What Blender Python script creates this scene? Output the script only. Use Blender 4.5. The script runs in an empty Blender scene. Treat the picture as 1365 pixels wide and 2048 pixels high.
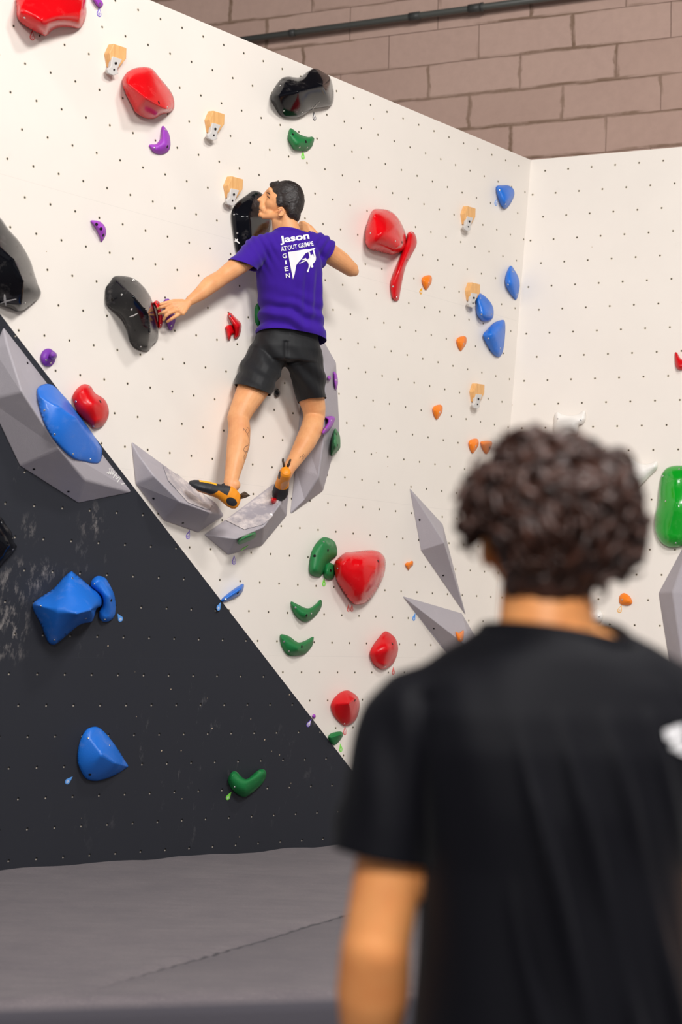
import bpy, bmesh, math, random
from mathutils import Vector, Matrix, noise, geometry
from mathutils.bvhtree import BVHTree
random.seed(7)
scn = bpy.context.scene
COL = scn.collection
V = Vector

# ------------------------------------------------------------------ camera
F, CX, CY = 3480.4, 682.5, 1024.0
ORG = V((0, 0, 1.5))
RIGHT = V((0.9996044, -0.0020396, 0.0280524))
DOWN = V((0.0281265, 0.072486, -0.9969728))
FWD = V((0.0, 0.9973673, 0.0725147))
cam_d = bpy.data.cameras.new('camera')
cam = bpy.data.objects.new('camera', cam_d)
COL.objects.link(cam)
cam.matrix_world = Matrix(((RIGHT.x, -DOWN.x, -FWD.x, ORG.x), (RIGHT.y, -DOWN.y, -FWD.y, ORG.y),
                           (RIGHT.z, -DOWN.z, -FWD.z, ORG.z), (0, 0, 0, 1)))
cam_d.sensor_fit = 'HORIZONTAL'
cam_d.sensor_width = 24.0
cam_d.lens = F * 24.0 / 1365
cam_d.clip_end = 100
cam_d.dof.use_dof = True
cam_d.dof.focus_distance = 9.1
cam_d.dof.aperture_fstop = 2.5
scn.camera = cam

# ------------------------------------------------------------------ light
scn.view_settings.view_transform = 'Standard'
scn.view_settings.look = 'None'
scn.view_settings.gamma = 1
scn.view_settings.use_curve_mapping = False
scn.view_settings.exposure = 0.03
world = bpy.data.worlds.new('world')
scn.world = world
world.use_nodes = True
bg = world.node_tree.nodes['Background']
bg.inputs[0].default_value = (1.0, 0.965, 0.955, 1)
bg.inputs[1].default_value = 0.30


def area_light(name, loc, target, sx, sy, power, color=(1, 0.975, 0.95)):
    ld = bpy.data.lights.new(name, 'AREA')
    ld.shape = 'RECTANGLE'
    ld.size, ld.size_y = sx, sy
    ld.energy = power
    ld.color = color
    o = bpy.data.objects.new(name, ld)
    COL.objects.link(o)
    o.location = loc
    o.rotation_euler = (V(target) - V(loc)).to_track_quat('-Z', 'Y').to_euler()
    return o


area_light('ceiling_lamp_near_wall', (2.6, 4.6, 7.6), (-0.2, 9.0, 1.2), 1.0, 0.5, 130)
area_light('ceiling_lamp_left', (-3.0, 3.2, 7.4), (-0.3, 9.2, 0.8), 1.2, 0.6, 60)
area_light('fill_light_hall', (2.8, 1.2, 7.2), (0.0, 8.6, 0.2), 2.0, 1.0, 520)  # added soft frontal fill, evens the brightness down the wall
area_light('fill_light_behind', (-0.2, -2.8, 5.2), (0.0, 6.0, 1.0), 1.6, 0.8, 330)  # added fill behind the camera, brightens the man's arm and neck


# ------------------------------------------------------------------ geometry helpers
def ray(x, y):
    return RIGHT * ((x - CX) / F) + DOWN * ((y - CY) / F) + FWD


class Plane:
    def __init__(s, eu, ev, n, t):
        s.u, s.v, s.n, s.t = V(eu), V(ev), V(n), V(t)

    def hit(s, x, y, off=0.0):
        d = ray(x, y)
        k = (s.t + s.n * off - ORG).dot(s.n) / d.dot(s.n)
        return ORG + d * k

    def matrix(s, o=None):
        o = o if o is not None else s.t
        return Matrix(((s.u.x, s.v.x, s.n.x, o.x), (s.u.y, s.v.y, s.n.y, o.y),
                       (s.u.z, s.v.z, s.n.z, o.z), (0, 0, 0, 1)))


PW = Plane((0.6340456, 0.7732950, 0.0009576), (0.0057945, -0.0059894, 0.9999653),
           (0.7732739, -0.6340181, -0.0082784), V((-1.5670589, 7.5098952, 2.2245106)) + ORG)
PD = Plane((0.7530884, 0.6579185, -0.0010190), (0.1371943, -0.1555247, 0.9782585),
           (0.6434559, -0.7368550, -0.2073866), V((-0.7142137, 8.7264862, -0.2039133)) + ORG)
PR = Plane((0.9161206, -0.4009027, 0.0001749), (0.0323117, 0.0742718, 0.9967144),
           (-0.3995985, -0.9131050, 0.0809957), V((1.2231260, 10.7528983, 2.9675790)) + ORG)
MAT_Z = 0.363
TOP_Z = 4.547


def local_plane(p, n):
    """plane through p with normal n, axes chosen with v pointing up"""
    n = n.normalized()
    u = V((0, 0, 1)).cross(n).normalized()
    if u.dot(RIGHT) < 0:
        u = -u
    v = n.cross(u).normalized()
    if v.z < 0:
        v = -v
    return Plane(u, v, n, p)


def at(x, y, Y):
    """world point seen at image x,y lying at world depth Y"""
    d = ray(x, y)
    return ORG + d * (Y / d.y)


def inter3(a, b, z):
    m = Matrix((a.n, b.n, V((0, 0, 1))))
    return m.inverted() @ V((a.n.dot(a.t), b.n.dot(b.t), z))


def link(name, me, mat=None, parent=None, smooth=True):
    o = bpy.data.objects.new(name, me)
    COL.objects.link(o)
    if mat is not None:
        for m in (mat if isinstance(mat, (list, tuple)) else [mat]):
            me.materials.append(m)
    if smooth:
        for p in me.polygons:
            p.use_smooth = True
    if parent is not None:
        o.parent = parent
    return o


WM = {}


def from_bm(name, bm, mat=None, parent=None, smooth=True, origin=None, frame=None):
    """frame: Matrix world frame the mesh should be expressed in"""
    bmesh.ops.recalc_face_normals(bm, faces=bm.faces)
    me = bpy.data.meshes.new(name)
    mw = None
    if frame is not None:
        mw = frame
    elif origin is not None:
        mw = Matrix.Translation(origin)
    if mw is not None:
        bm.transform(mw.inverted())
    bm.to_mesh(me)
    bm.free()
    o = link(name, me, mat, parent, smooth)
    if mw is not None:
        if parent is not None:
            pw = WM.get(parent.name, parent.matrix_world)
            o.matrix_local = pw.inverted() @ mw
        else:
            o.matrix_world = mw
        WM[o.name] = mw.copy()
    return o


def tag(o, label=None, cat=None, group=None, kind=None):
    if label:
        o['label'] = label
    if cat:
        o['category'] = cat
    if group:
        o['group'] = group
    if kind:
        o['kind'] = kind
    return o


def bevel(o, w, seg=2, angle=0.35):
    m = o.modifiers.new('bevel', 'BEVEL')
    m.width = w
    m.segments = seg
    m.limit_method = 'ANGLE'
    m.angle_limit = angle
    m.harden_normals = False
    return m


# ------------------------------------------------------------------ materials
class NT:
    def __init__(s, name):
        s.m = bpy.data.materials.new(name)
        s.m.use_nodes = True
        s.t = s.m.node_tree
        s.b = s.t.nodes['Principled BSDF']

    def n(s, kind, **kw):
        nd = s.t.nodes.new(kind)
        for k, v in kw.items():
            setattr(nd, k, v)
        return nd

    def l(s, a, b):
        s.t.links.new(a, b)

    def math(s, op, a, b=None, c=None):
        nd = s.n('ShaderNodeMath', operation=op)
        for i, x in enumerate((a, b, c)):
            if x is None:
                continue
            if isinstance(x, (int, float)):
                nd.inputs[i].default_value = x
            else:
                s.l(x, nd.inputs[i])
        return nd.outputs[0]

    def noise(s, vec, scale, detail=3, rough=0.5):
        nd = s.n('ShaderNodeTexNoise')
        nd.inputs['Scale'].default_value = scale
        nd.inputs['Detail'].default_value = detail
        nd.inputs['Roughness'].default_value = rough
        if vec is not None:
            s.l(vec, nd.inputs['Vector'])
        return nd.outputs['Fac']

    def ramp(s, fac, stops):
        nd = s.n('ShaderNodeValToRGB')
        r = nd.color_ramp
        while len(r.elements) < len(stops):
            r.elements.new(0.5)
        for e, (p, c) in zip(r.elements, stops):
            e.position = p
            e.color = c if len(c) == 4 else (*c, 1)
        s.l(fac, nd.inputs[0])
        return nd.outputs['Color']

    def rng(s, x, a, b, c=0.0, d=1.0):
        nd = s.n('ShaderNodeMapRange')
        s.l(x, nd.inputs[0])
        for i, q in enumerate((a, b, c, d)):
            nd.inputs[i + 1].default_value = q
        return nd.outputs[0]

    def mix(s, fac, a, b):
        nd = s.n('ShaderNodeMix', data_type='RGBA')
        if isinstance(fac, (int, float)):
            nd.inputs[0].default_value = fac
        else:
            s.l(fac, nd.inputs[0])
        for i, q in ((6, a), (7, b)):
            if isinstance(q, tuple):
                nd.inputs[i].default_value = q if len(q) == 4 else (*q, 1)
            else:
                s.l(q, nd.inputs[i])
        return nd.outputs[2]

    def obj(s):
        return s.n('ShaderNodeTexCoord').outputs['Object']

    def bump(s, h, strength=0.2, dist=0.01):
        nd = s.n('ShaderNodeBump')
        nd.inputs['Strength'].default_value = strength
        nd.inputs['Distance'].default_value = dist
        s.l(h, nd.inputs['Height'])
        s.l(nd.outputs[0], s.b.inputs['Normal'])

    def set(s, **kw):
        for k, v in kw.items():
            i = s.b.inputs[k.replace('_', ' ')]
            if isinstance(v, (int, float, tuple)):
                i.default_value = (*v, 1) if isinstance(v, tuple) and len(v) == 3 else v
            else:
                s.l(v, i)


def srgb(r, g, b):
    f = lambda c: (c / 255 / 12.92) if c / 255 <= 0.04045 else ((c / 255 + 0.055) / 1.055) ** 2.4
    return (f(r), f(g), f(b))


def wall_mat(name, base, groups, hole, dark=False, rough=0.55):
    """painted plywood with a staggered grid of threaded bolt sockets"""
    k = NT(name)
    co = k.obj()
    sep = k.n('ShaderNodeSeparateXYZ')
    k.l(co, sep.inputs[0])
    u = k.math('DIVIDE', sep.outputs[0], 0.15)
    v = k.math('DIVIDE', sep.outputs[1], 0.15)
    # panel offsets (vmin: panels above this use these offsets), last is default
    ou, ov = groups[-1][1], groups[-1][2]
    ou_s = ov_s = None
    for vmin, a, b in groups[:-1][::-1]:
        gt = k.math('GREATER_THAN', v, vmin)
        base_u = ou_s if ou_s is not None else ou
        base_v = ov_s if ov_s is not None else ov
        inv = k.math('SUBTRACT', 1.0, gt)
        ou_s = k.math('ADD', k.math('MULTIPLY', gt, a), k.math('MULTIPLY', inv, base_u))
        ov_s = k.math('ADD', k.math('MULTIPLY', gt, b), k.math('MULTIPLY', inv, base_v))
    u2 = k.math('SUBTRACT', u, ou_s if ou_s is not None else ou)
    v2 = k.math('SUBTRACT', v, ov_s if ov_s is not None else ov)
    row = k.math('ROUND', v2)
    dv = k.math('SUBTRACT', v2, row)
    odd = k.math('ABSOLUTE', k.math('MODULO', row, 2.0))
    uu = k.math('SUBTRACT', u2, k.math('MULTIPLY', odd, 0.5))
    du = k.math('SUBTRACT', uu, k.math('ROUND', uu))

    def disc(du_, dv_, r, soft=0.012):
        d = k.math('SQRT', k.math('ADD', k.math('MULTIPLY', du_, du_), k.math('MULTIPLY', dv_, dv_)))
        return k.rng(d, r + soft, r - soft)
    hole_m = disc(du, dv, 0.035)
    n1 = k.noise(co, 2.2, 4, 0.6)
    n2 = k.noise(co, 260, 2, 0.6)
    col = k.mix(k.rng(n1, 0.3, 0.7), base, tuple(c * 0.965 for c in base))
    # small bare screw holes in sparse clusters
    vor = k.n('ShaderNodeTexVoronoi')
    vor.inputs['Scale'].default_value = 17 if dark else 9
    k.l(co, vor.inputs['Vector'])
    sp = k.rng(vor.outputs['Distance'], 0.075 if dark else 0.035, 0.05 if dark else 0.02)
    cs = k.n('ShaderNodeSeparateColor')
    k.l(vor.outputs['Color'], cs.inputs[0])
    pick = k.math('MULTIPLY', k.math('GREATER_THAN', cs.outputs[0], 0.80), k.rng(k.noise(co, 1.3, 1), 0.50, 0.54))
    spm = k.math('MULTIPLY', sp, pick)
    col = k.mix(spm, col, srgb(196, 176, 150) if dark else srgb(170, 140, 95))
    # chalk scuffs
    nz = k.n('ShaderNodeMapping')
    nz.inputs['Scale'].default_value = (9, 3.5, 6)
    nz.inputs['Rotation'].default_value = (0, 0, 0.35)
    k.l(co, nz.inputs[0])
    n3 = k.noise(nz.outputs[0], 1.6, 5, 0.75)
    n4 = k.noise(co, 0.9, 2, 0.5)
    if dark:
        sc = k.math('MULTIPLY', k.rng(n3, 0.60, 0.82), k.rng(n4, 0.48, 0.62))
        col = k.mix(k.math('MULTIPLY', sc, 0.22), col, srgb(190, 185, 185))
        for (cu, cv, ru, rv, st) in DARK_SCUFFS:
            a = k.math('DIVIDE', k.math('SUBTRACT', sep.outputs[0], cu), ru)
            b = k.math('DIVIDE', k.math('SUBTRACT', sep.outputs[1], cv), rv)
            d = k.math('SQRT', k.math('ADD', k.math('MULTIPLY', a, a), k.math('MULTIPLY', b, b)))
            n5 = k.noise(nz.outputs[0], 2.6, 6, 0.72)
            m = k.math('MULTIPLY', k.rng(d, 1.0, 0.1), k.rng(n5, 0.52, 0.78))
            col = k.mix(k.math('MULTIPLY', m, st), col, srgb(205, 196, 190))
    else:
        sc = k.math('MULTIPLY', k.rng(n3, 0.62, 0.85), k.rng(n4, 0.5, 0.6))
        col = k.mix(k.math('MULTIPLY', sc, 0.25), col, srgb(196, 188, 178))
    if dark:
        glint = disc(k.math('ADD', du, 0.012), k.math('ADD', dv, 0.034), 0.024)  # painted highlight: light catching the lower rim of each hole
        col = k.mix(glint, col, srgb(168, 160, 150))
    else:
        rim = disc(du, dv, 0.056, 0.012)
        col = k.mix(k.math('MULTIPLY', rim, 0.35), col, srgb(225, 205, 160))
    col = k.mix(hole_m, col, hole)  # dark sockets, with the shade inside the bores painted in
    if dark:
        glint = disc(k.math('ADD', du, 0.016), k.math('ADD', dv, 0.030), 0.018)  # smaller core of the painted rim highlight
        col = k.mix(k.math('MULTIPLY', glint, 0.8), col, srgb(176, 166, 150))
    # panel joints
    for sv in [g[0] for g in groups[:-1]]:
        dd = k.math('ABSOLUTE', k.math('SUBTRACT', v, sv))
        col = k.mix(k.math('MULTIPLY', k.rng(dd, 0.012, 0.004), 0.12), col, tuple(c * (0.3 if not dark else 2.2) for c in base))
    k.set(Base_Color=col, Roughness=rough, Specular_IOR_Level=0.35)
    h = k.math('SUBTRACT', k.math('MULTIPLY', n2, 0.05), hole_m)
    k.bump(h, 0.35, 0.004)
    return k.m


def plastic(name, col, rough=0.25, coat=0.0, dust=0.10, spec=0.5, lo=0.55, hi=0.80):
    k = NT(name)
    co = k.obj()
    n = k.noise(co, 11, 5, 0.65)
    n2 = k.noise(co, 330, 2, 0.6)
    c = k.mix(k.math('MULTIPLY', k.rng(n, lo, hi), dust), col, srgb(235, 225, 220))
    rr = k.math('ADD', rough, k.math('MULTIPLY', k.rng(n, 0.50, 0.75), 0.25))
    k.set(Base_Color=c, Roughness=rr, Specular_IOR_Level=spec)
    if coat:
        k.set(Coat_Weight=coat, Coat_Roughness=0.05)
    k.bump(n2, 0.06 if rough < 0.35 else 0.35, 0.002)
    return k.m


def simple(name, col, rough=0.5, metallic=0.0, bump=None, spec=0.5):
    k = NT(name)
    k.set(Base_Color=col, Roughness=rough, Metallic=metallic, Specular_IOR_Level=spec)
    if bump:
        k.bump(k.noise(k.obj(), bump[0], 3, 0.6), bump[1], 0.003)
    return k.m


def uvof(pl, x, y):
    p = pl.hit(x, y) - pl.t
    return p.dot(pl.u), p.dot(pl.v)


DARK_SCUFFS = []
for (x, y, ru, rv, st) in [(18, 1272, .14, .16, 0.95), (20, 1205, .12, .25, 0.6), (58, 1160, .22, .10, 0.6),
                           (58, 1062, .07, .10, 0.6), (188, 1042, .10, .10, 0.8), (95, 1135, .2, .05, .5),
                           (628, 1425, .06, .10, .5), (470, 1128, .05, .05, .3)]:
    a, b = uvof(PD, x, y)
    DARK_SCUFFS.append((a, b, ru, rv, st))

M_WHITE = wall_mat('cream_painted_panel', srgb(236, 228, 219),
                   [(-1.5, 0.0, 0.0), (-9.7, 0.228, 0.0), (-15.5, -0.184, -0.004), (0, -0.3175, -0.067)], srgb(52, 48, 46))
M_RIGHT = wall_mat('cream_painted_panel_right', srgb(236, 228, 219), [(0, 0.0, 0.0)], srgb(58, 50, 44))
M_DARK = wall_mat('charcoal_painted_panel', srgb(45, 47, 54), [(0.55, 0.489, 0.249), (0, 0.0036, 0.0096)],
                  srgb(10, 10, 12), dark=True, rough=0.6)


def solid_poly(name, pts, n, thick, mat, frame):
    bm = bmesh.new()
    a = [bm.verts.new(p) for p in pts]
    b = [bm.verts.new(p - n * thick) for p in pts]
    bm.faces.new(a)
    bm.faces.new(b[::-1])
    for i in range(len(pts)):
        j = (i + 1) % len(pts)
        bm.faces.new((a[i], b[i], b[j], a[j]))
    return from_bm(name, bm, mat, None, False, frame=frame)


# ------------------------------------------------------------------ the walls
c_top = inter3(PW, PD, TOP_Z)
c_bot = inter3(PW, PD, MAT_Z - 0.05)
r_top = inter3(PW, PR, TOP_Z)
r_bot = inter3(PW, PR, MAT_Z - 0.05)
wl = solid_poly('wall_left', [c_top, r_top, r_bot, c_bot], PW.n, 0.05, M_WHITE, PW.matrix())
tag(wl, 'tall cream climbing wall dotted with bolt holes, behind the climber', None, None, 'structure')
d_dir = PD.u
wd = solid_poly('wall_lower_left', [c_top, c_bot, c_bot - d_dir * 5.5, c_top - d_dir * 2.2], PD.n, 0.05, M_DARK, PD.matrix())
tag(wd, 'charcoal overhanging panel meeting the cream wall along a diagonal edge', None, None, 'structure')
wr = solid_poly('wall_right', [r_top, r_top + PR.u * 4.2, r_bot + PR.u * 4.2 + V((0, 0, 0)), r_bot], PR.n, 0.05, M_RIGHT, PR.matrix())
tag(wr, 'cream climbing wall on the right side of the corner', None, None, 'structure')


# block wall behind
def block_mat():
    k = NT('aerated_block_masonry')
    co0 = k.obj()
    sp_ = k.n('ShaderNodeSeparateXYZ')
    k.l(co0, sp_.inputs[0])
    row = k.math('ADD', k.math('FLOOR', k.math('DIVIDE', sp_.outputs[1], 0.28)), 1.0)
    cb_ = k.n('ShaderNodeCombineXYZ')
    k.l(k.math('ADD', sp_.outputs[0], k.math('MULTIPLY', row, 0.35)), cb_.inputs[0])
    k.l(sp_.outputs[1], cb_.inputs[1])
    co = cb_.outputs[0]
    br = k.n('ShaderNodeTexBrick')
    br.offset = 0.0
    br.inputs['Scale'].default_value = 1.0
    br.inputs['Brick Width'].default_value = 0.77
    br.inputs['Row Height'].default_value = 0.28
    br.inputs['Mortar Size'].default_value = 0.0035
    br.inputs['Mortar Smooth'].default_value = 0.3
    br.inputs['Color1'].default_value = (*srgb(214, 182, 168), 1)
    br.inputs['Color2'].default_value = (*srgb(202, 170, 156), 1)
    br.inputs['Mortar'].default_value = (*srgb(118, 92, 80), 1)
    wob = k.n('ShaderNodeVectorMath', operation='MULTIPLY_ADD')
    nz = k.n('ShaderNodeTexNoise')
    nz.inputs['Scale'].default_value = 3
    k.l(co, nz.inputs['Vector'])
    k.l(nz.outputs['Color'], wob.inputs[0])
    wob.inputs[1].default_value = (0.008, 0.008, 0)
    k.l(co, wob.inputs[2])
    k.l(wob.outputs[0], br.inputs['Vector'])
    # adhesive smears beside some upright joints
    br2 = k.n('ShaderNodeTexBrick')
    br2.offset = 0.0
    for a, b in (('Scale', 1.0), ('Brick Width', 0.77), ('Row Height', 0.28), ('Mortar Size', 0.022), ('Mortar Smooth', 0.6)):
        br2.inputs[a].default_value = b
    mp = k.n('ShaderNodeVectorMath', operation='MULTIPLY_ADD')
    nz2 = k.n('ShaderNodeTexNoise')
    nz2.inputs['Scale'].default_value = 7
    nz2.inputs['Detail'].default_value = 4
    k.l(co, nz2.inputs['Vector'])
    k.l(nz2.outputs['Color'], mp.inputs[0])
    mp.inputs[1].default_value = (0.075, 0.02, 0)
    mo = k.n('ShaderNodeVectorMath', operation='SUBTRACT')
    k.l(co, mo.inputs[0])
    mo.inputs[1].default_value = (0.037, 0.010, 0)
    k.l(mo.outputs[0], mp.inputs[2])
    k.l(mp.outputs[0], br2.inputs['Vector'])
    n = k.noise(co, 1.1, 2, 0.5)
    n2 = k.noise(co, 6, 4, 0.6)
    m = k.math('MULTIPLY', k.math('MULTIPLY', br2.outputs['Fac'], k.rng(n, 0.46, 0.54)), k.rng(n2, 0.30, 0.52, 0.15, 0.95))
    col = k.mix(m, br.outputs['Color'], srgb(138, 112, 92))
    n3 = k.noise(co, 14, 4, 0.65)
    n4 = k.noise(co, 1.7, 3, 0.6)
    col = k.mix(k.rng(n3, 0.35, 0.8, 0, 0.22), col, srgb(160, 130, 118))
    col = k.mix(k.rng(n4, 0.4, 0.75, 0, 0.4), col, srgb(216, 184, 168))
    k.set(Base_Color=col, Roughness=0.9, Specular_IOR_Level=0.15)
    h = k.math('SUBTRACT', k.math('MULTIPLY', k.noise(co, 90, 3, 0.7), 0.25), br.outputs['Fac'])
    k.bump(h, 0.5, 0.006)
    return k.m


BN = V((-0.401, -0.916, 0)).normalized()
BU = V((0.916, -0.401, 0)).normalized()
PB = Plane(BU, V((0, 0, 1)), BN, ORG + V((0.7678728, 13.6028068, 4.5922373)))
bpts = [PB.t + BU * a + V((0, 0, b - PB.t.z)) for a, b in ((-7, 9.0), (7, 9.0), (7, 0), (-7, 0))]
wb = solid_poly('wall_back', bpts, BN, 0.25, block_mat(), PB.matrix(PB.hit(859, 128.7)))
tag(wb, 'unpainted pinkish block masonry wall high above the climbing walls', None, None, 'structure')

# floor
bm = bmesh.new()
vs = [bm.verts.new(p) for p in ((-9, -6, 0), (9, -6, 0), (9, 17, 0), (-9, 17, 0))]
bm.faces.new(vs)
k = NT('hall_floor')
k.set(Base_Color=srgb(84, 82, 84), Roughness=0.6)
k.bump(k.noise(k.obj(), 40), 0.2, 0.003)
fl = from_bm('floor', bm, k.m, None, False)
tag(fl, None, None, None, 'structure')


bm = bmesh.new()
vs = [bm.verts.new(p) for p in ((-9, -6, 8.2), (9, -6, 8.2), (9, 17, 8.2), (-9, 17, 8.2))]
bm.faces.new(vs)
cl = from_bm('ceiling', bm, simple('dark_hall_ceiling', srgb(92, 88, 86), 0.8), None, False)
tag(cl, None, None, None, 'structure')


# ------------------------------------------------------------------ crash mat
A0 = V((-0.9995, 5.4104, 0))
AD = (V((0.0073, 5.7004, 0)) - A0).normalized()
PERP = V((-AD.y, AD.x, 0))
S0 = V((-0.7685, 5.6085, 0))
S1 = V((0.0832, 7.3279, 0))
SD = (S1 - S0).normalized()
SN = V((SD.y, -SD.x, 0))


def mat_fabric():
    k = NT('charcoal_mat_fabric')
    co = k.obj()
    n1 = k.noise(co, 3.0, 5, 0.7)
    n2 = k.noise(co, 300, 2, 0.7)
    n3 = k.noise(co, 60, 3, 0.7)
    sep = k.n('ShaderNodeSeparateXYZ')
    k.l(co, sep.inputs[0])
    col = k.mix(k.rng(n1, 0.3, 0.7), srgb(112, 104, 108), srgb(128, 119, 121))
    col = k.mix(k.rng(n2, 0.3, 0.75, 0, 0.6), col, srgb(78, 74, 80))
    col = k.mix(k.rng(n3, 0.6, 0.8, 0, 0.35), col, srgb(165, 152, 150))
    o0 = V((0, 6.5, 0))
    px_ = k.math('SUBTRACT', sep.outputs[0], S0.x - o0.x)
    py_ = k.math('SUBTRACT', sep.outputs[1], S0.y - o0.y)
    dd = k.math('ADD', k.math('MULTIPLY', px_, SN.x), k.math('MULTIPLY', py_, SN.y))
    dd = k.math('ADD', dd, k.math('MULTIPLY', k.math('SUBTRACT', k.noise(co, 3.0, 2), 0.5), 0.02))
    al = k.math('ADD', k.math('MULTIPLY', px_, SD.x), k.math('MULTIPLY', py_, SD.y))
    on = k.rng(al, 0.0, 0.5)
    side = k.math('MULTIPLY', k.math('MULTIPLY', k.rng(dd, -0.006, 0.006), k.rng(dd, 0.75, 0.05)), on)
    col = k.mix(k.math('MULTIPLY', side, 0.38), col, srgb(70, 66, 72))
    ln = k.math('MULTIPLY', k.rng(k.math('ABSOLUTE', dd), 0.010, 0.003), k.rng(al, 0.0, 0.8))
    col = k.mix(k.math('MULTIPLY', ln, 0.85), col, srgb(46, 44, 50))
    mp = k.n('ShaderNodeMapping')
    mp.inputs['Scale'].default_value = (1.0, 5.0, 1.0)
    mp.inputs['Rotation'].default_value = (0, 0, 0.25)
    k.l(co, mp.inputs[0])
    n5 = k.noise(mp.outputs[0], 3.0, 5, 0.7)
    col = k.mix(k.rng(n5, 0.45, 0.75, 0, 0.35), col, srgb(88, 82, 88))
    col = k.mix(k.rng(sep.outputs[2], 0.348, 0.325), col, srgb(74, 71, 78))  # front side painted darker, as shade under light from above
    k.set(Base_Color=col, Roughness=0.85, Specular_IOR_Level=0.25, Sheen_Weight=0.1)
    k.bump(k.math('ADD', k.math('MULTIPLY', n2, 0.4), n3), 0.3, 0.003)
    return k.m


def build_mat():
    c_foot = inter3(PW, PD, MAT_Z)
    bm = bmesh.new()
    NXm, NYm = 150, 110
    x0, x1 = -4.2, 5.2

    def back(p):
        """distance from p along PERP to the nearest wall foot"""
        best = 9
        for pl in (PW, PD, PR):
            den = PERP.dot(pl.n)
            if abs(den) > 1e-6:
                t = (pl.t - p).dot(pl.n) / den
                q = p + PERP * t - c_foot
                if (pl is PD and q.dot(AD) > 0.0) or (pl is PW and q.dot(AD) <= 0.0):
                    continue
                if 0 < t < best:
                    best = t
        return best
    prof = [(0.006, 0.0), (0.0, 0.20), (-0.002, 0.30), (0.008, 0.337), (0.032, 0.357)]
    grid = []
    for i in range(NXm + 1):
        s = x0 + (x1 - x0) * i / NXm
        base = A0 + AD * s
        L = back(base + V((0, 0, MAT_Z))) + 0.004
        colv = []
        for dy, z in prof:
            p = base + PERP * dy
            colv.append(bm.verts.new((p.x, p.y, z + (0.004 * math.sin(s * 5) if z > 0.3 else 0))))
        for j in range(NYm + 1):
            t = 0.07 + (L - 0.07) * j / NYm
            p = base + PERP * t
            w = noise.noise(V((p.x * 1.3, p.y * 1.7, 3))) * 0.006 + noise.noise(V((p.x * 5, p.y * 6, 9))) * 0.0015
            d = (p - S0).dot(SN)
            al = (p - S0).dot(SD)
            if -0.3 < al < 2.2:
                w -= 0.012 * math.exp(-(d / 0.018) ** 2) - 0.006 * math.exp(-((d + 0.05) / 0.05) ** 2)
            e = L - t
            w += 0.010 * math.exp(-(e / 0.12) ** 2) * (1 + noise.noise(V((p.x * 6, p.y * 2, 1))) * 1.2)
            colv.append(bm.verts.new((p.x, p.y, MAT_Z + w)))
        grid.append(colv)
    n = len(grid[0])
    for i in range(NXm):
        for j in range(n - 1):
            bm.faces.new((grid[i][j], grid[i + 1][j], grid[i + 1][j + 1], grid[i][j + 1]))
    return from_bm('crash_mat', bm, mat_fabric(), None, True, origin=V((0, 6.5, 0)))


tag(build_mat(), 'thick charcoal fabric crash mat covering the floor at the foot of the walls', 'mat')


# ------------------------------------------------------------------ pipe on the block wall
def tube_bm(bm, pts, r, seg=14, caps=True):
    rings = []
    for i, p in enumerate(pts):
        d = (pts[min(i + 1, len(pts) - 1)] - pts[max(i - 1, 0)]).normalized()
        a = d.cross(V((0, 0, 1)))
        if a.length < 1e-3:
            a = d.cross(V((1, 0, 0)))
        a.normalize()
        b = d.cross(a)
        rr = r[i] if isinstance(r, (list, tuple)) else r
        rings.append([bm.verts.new(p + a * math.cos(t) * rr + b * math.sin(t) * rr)
                      for t in [2 * math.pi * q / seg for q in range(seg)]])
    for A, B in zip(rings, rings[1:]):
        for q in range(seg):
            bm.faces.new((A[q], A[(q + 1) % seg], B[(q + 1) % seg], B[q]))
    if caps:
        bm.faces.new(rings[0][::-1])
        bm.faces.new(rings[-1])


M_PIPE = simple('grey_green_pipe', srgb(92, 94, 90), 0.45, 0.0)
pp = [PB.hit(x, y, 0.10) for x, y in ((380, 94), (500, 78), (830, 32), (1000, 10), (1120, -6), (1420, -48))]
bm = bmesh.new()
tube_bm(bm, [pp[0], pp[-1]], 0.026, 20)
pipe = from_bm('wall_pipe', bm, M_PIPE, None, True, origin=(pp[0] + pp[-1]) / 2)
tag(pipe, 'long thin dark pipe running along the block wall above the climbing wall', 'pipe')
bpy.context.view_layer.update()
pdir = (pp[-1] - pp[0]).normalized()
for x, y, ln, rr in ((585, 66, .05, .031), (830, 32, .09, .033), (950, 17, .10, .034), (965, 14, .02, .037)):
    p = PB.hit(x, y, 0.10)
    p = pp[0] + pdir * (p - pp[0]).dot(pdir)
    bm = bmesh.new()
    tube_bm(bm, [p - pdir * ln / 2, p + pdir * ln / 2], rr, 20)
    from_bm('coupling', bm, simple('pipe_coupling', srgb(70, 71, 70), 0.5), pipe, True, origin=p)


# ------------------------------------------------------------------ holds
def spline(pts, k=6):
    out = []
    n = len(pts)
    for i in range(n):
        p0, p1, p2, p3 = (V((*pts[(i + q) % n][:2], 0)) for q in (-1, 0, 1, 2))
        for j in range(k):
            t = j / k
            q = 0.5 * ((2 * p1) + (p2 - p0) * t + (2 * p0 - 5 * p1 + 4 * p2 - p3) * t * t + (3 * p1 - p0 - 3 * p2 + p3) * t ** 3)
            out.append((q.x, q.y))
    return out


def nearest(ridge, x, y):
    if len(ridge) == 1:
        return ridge[0]
    best = None
    for a, b in zip(ridge, ridge[1:]):
        dx, dy = b[0] - a[0], b[1] - a[1]
        t = ((x - a[0]) * dx + (y - a[1]) * dy) / max(dx * dx + dy * dy, 1e-9)
        t = min(1, max(0, t))
        qx, qy = a[0] + dx * t, a[1] + dy * t
        d = (x - qx) ** 2 + (y - qy) ** 2
        if best is None or d < best[0]:
            best = (d, (qx, qy, a[2] + (b[2] - a[2]) * t))
    return best[1]


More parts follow.
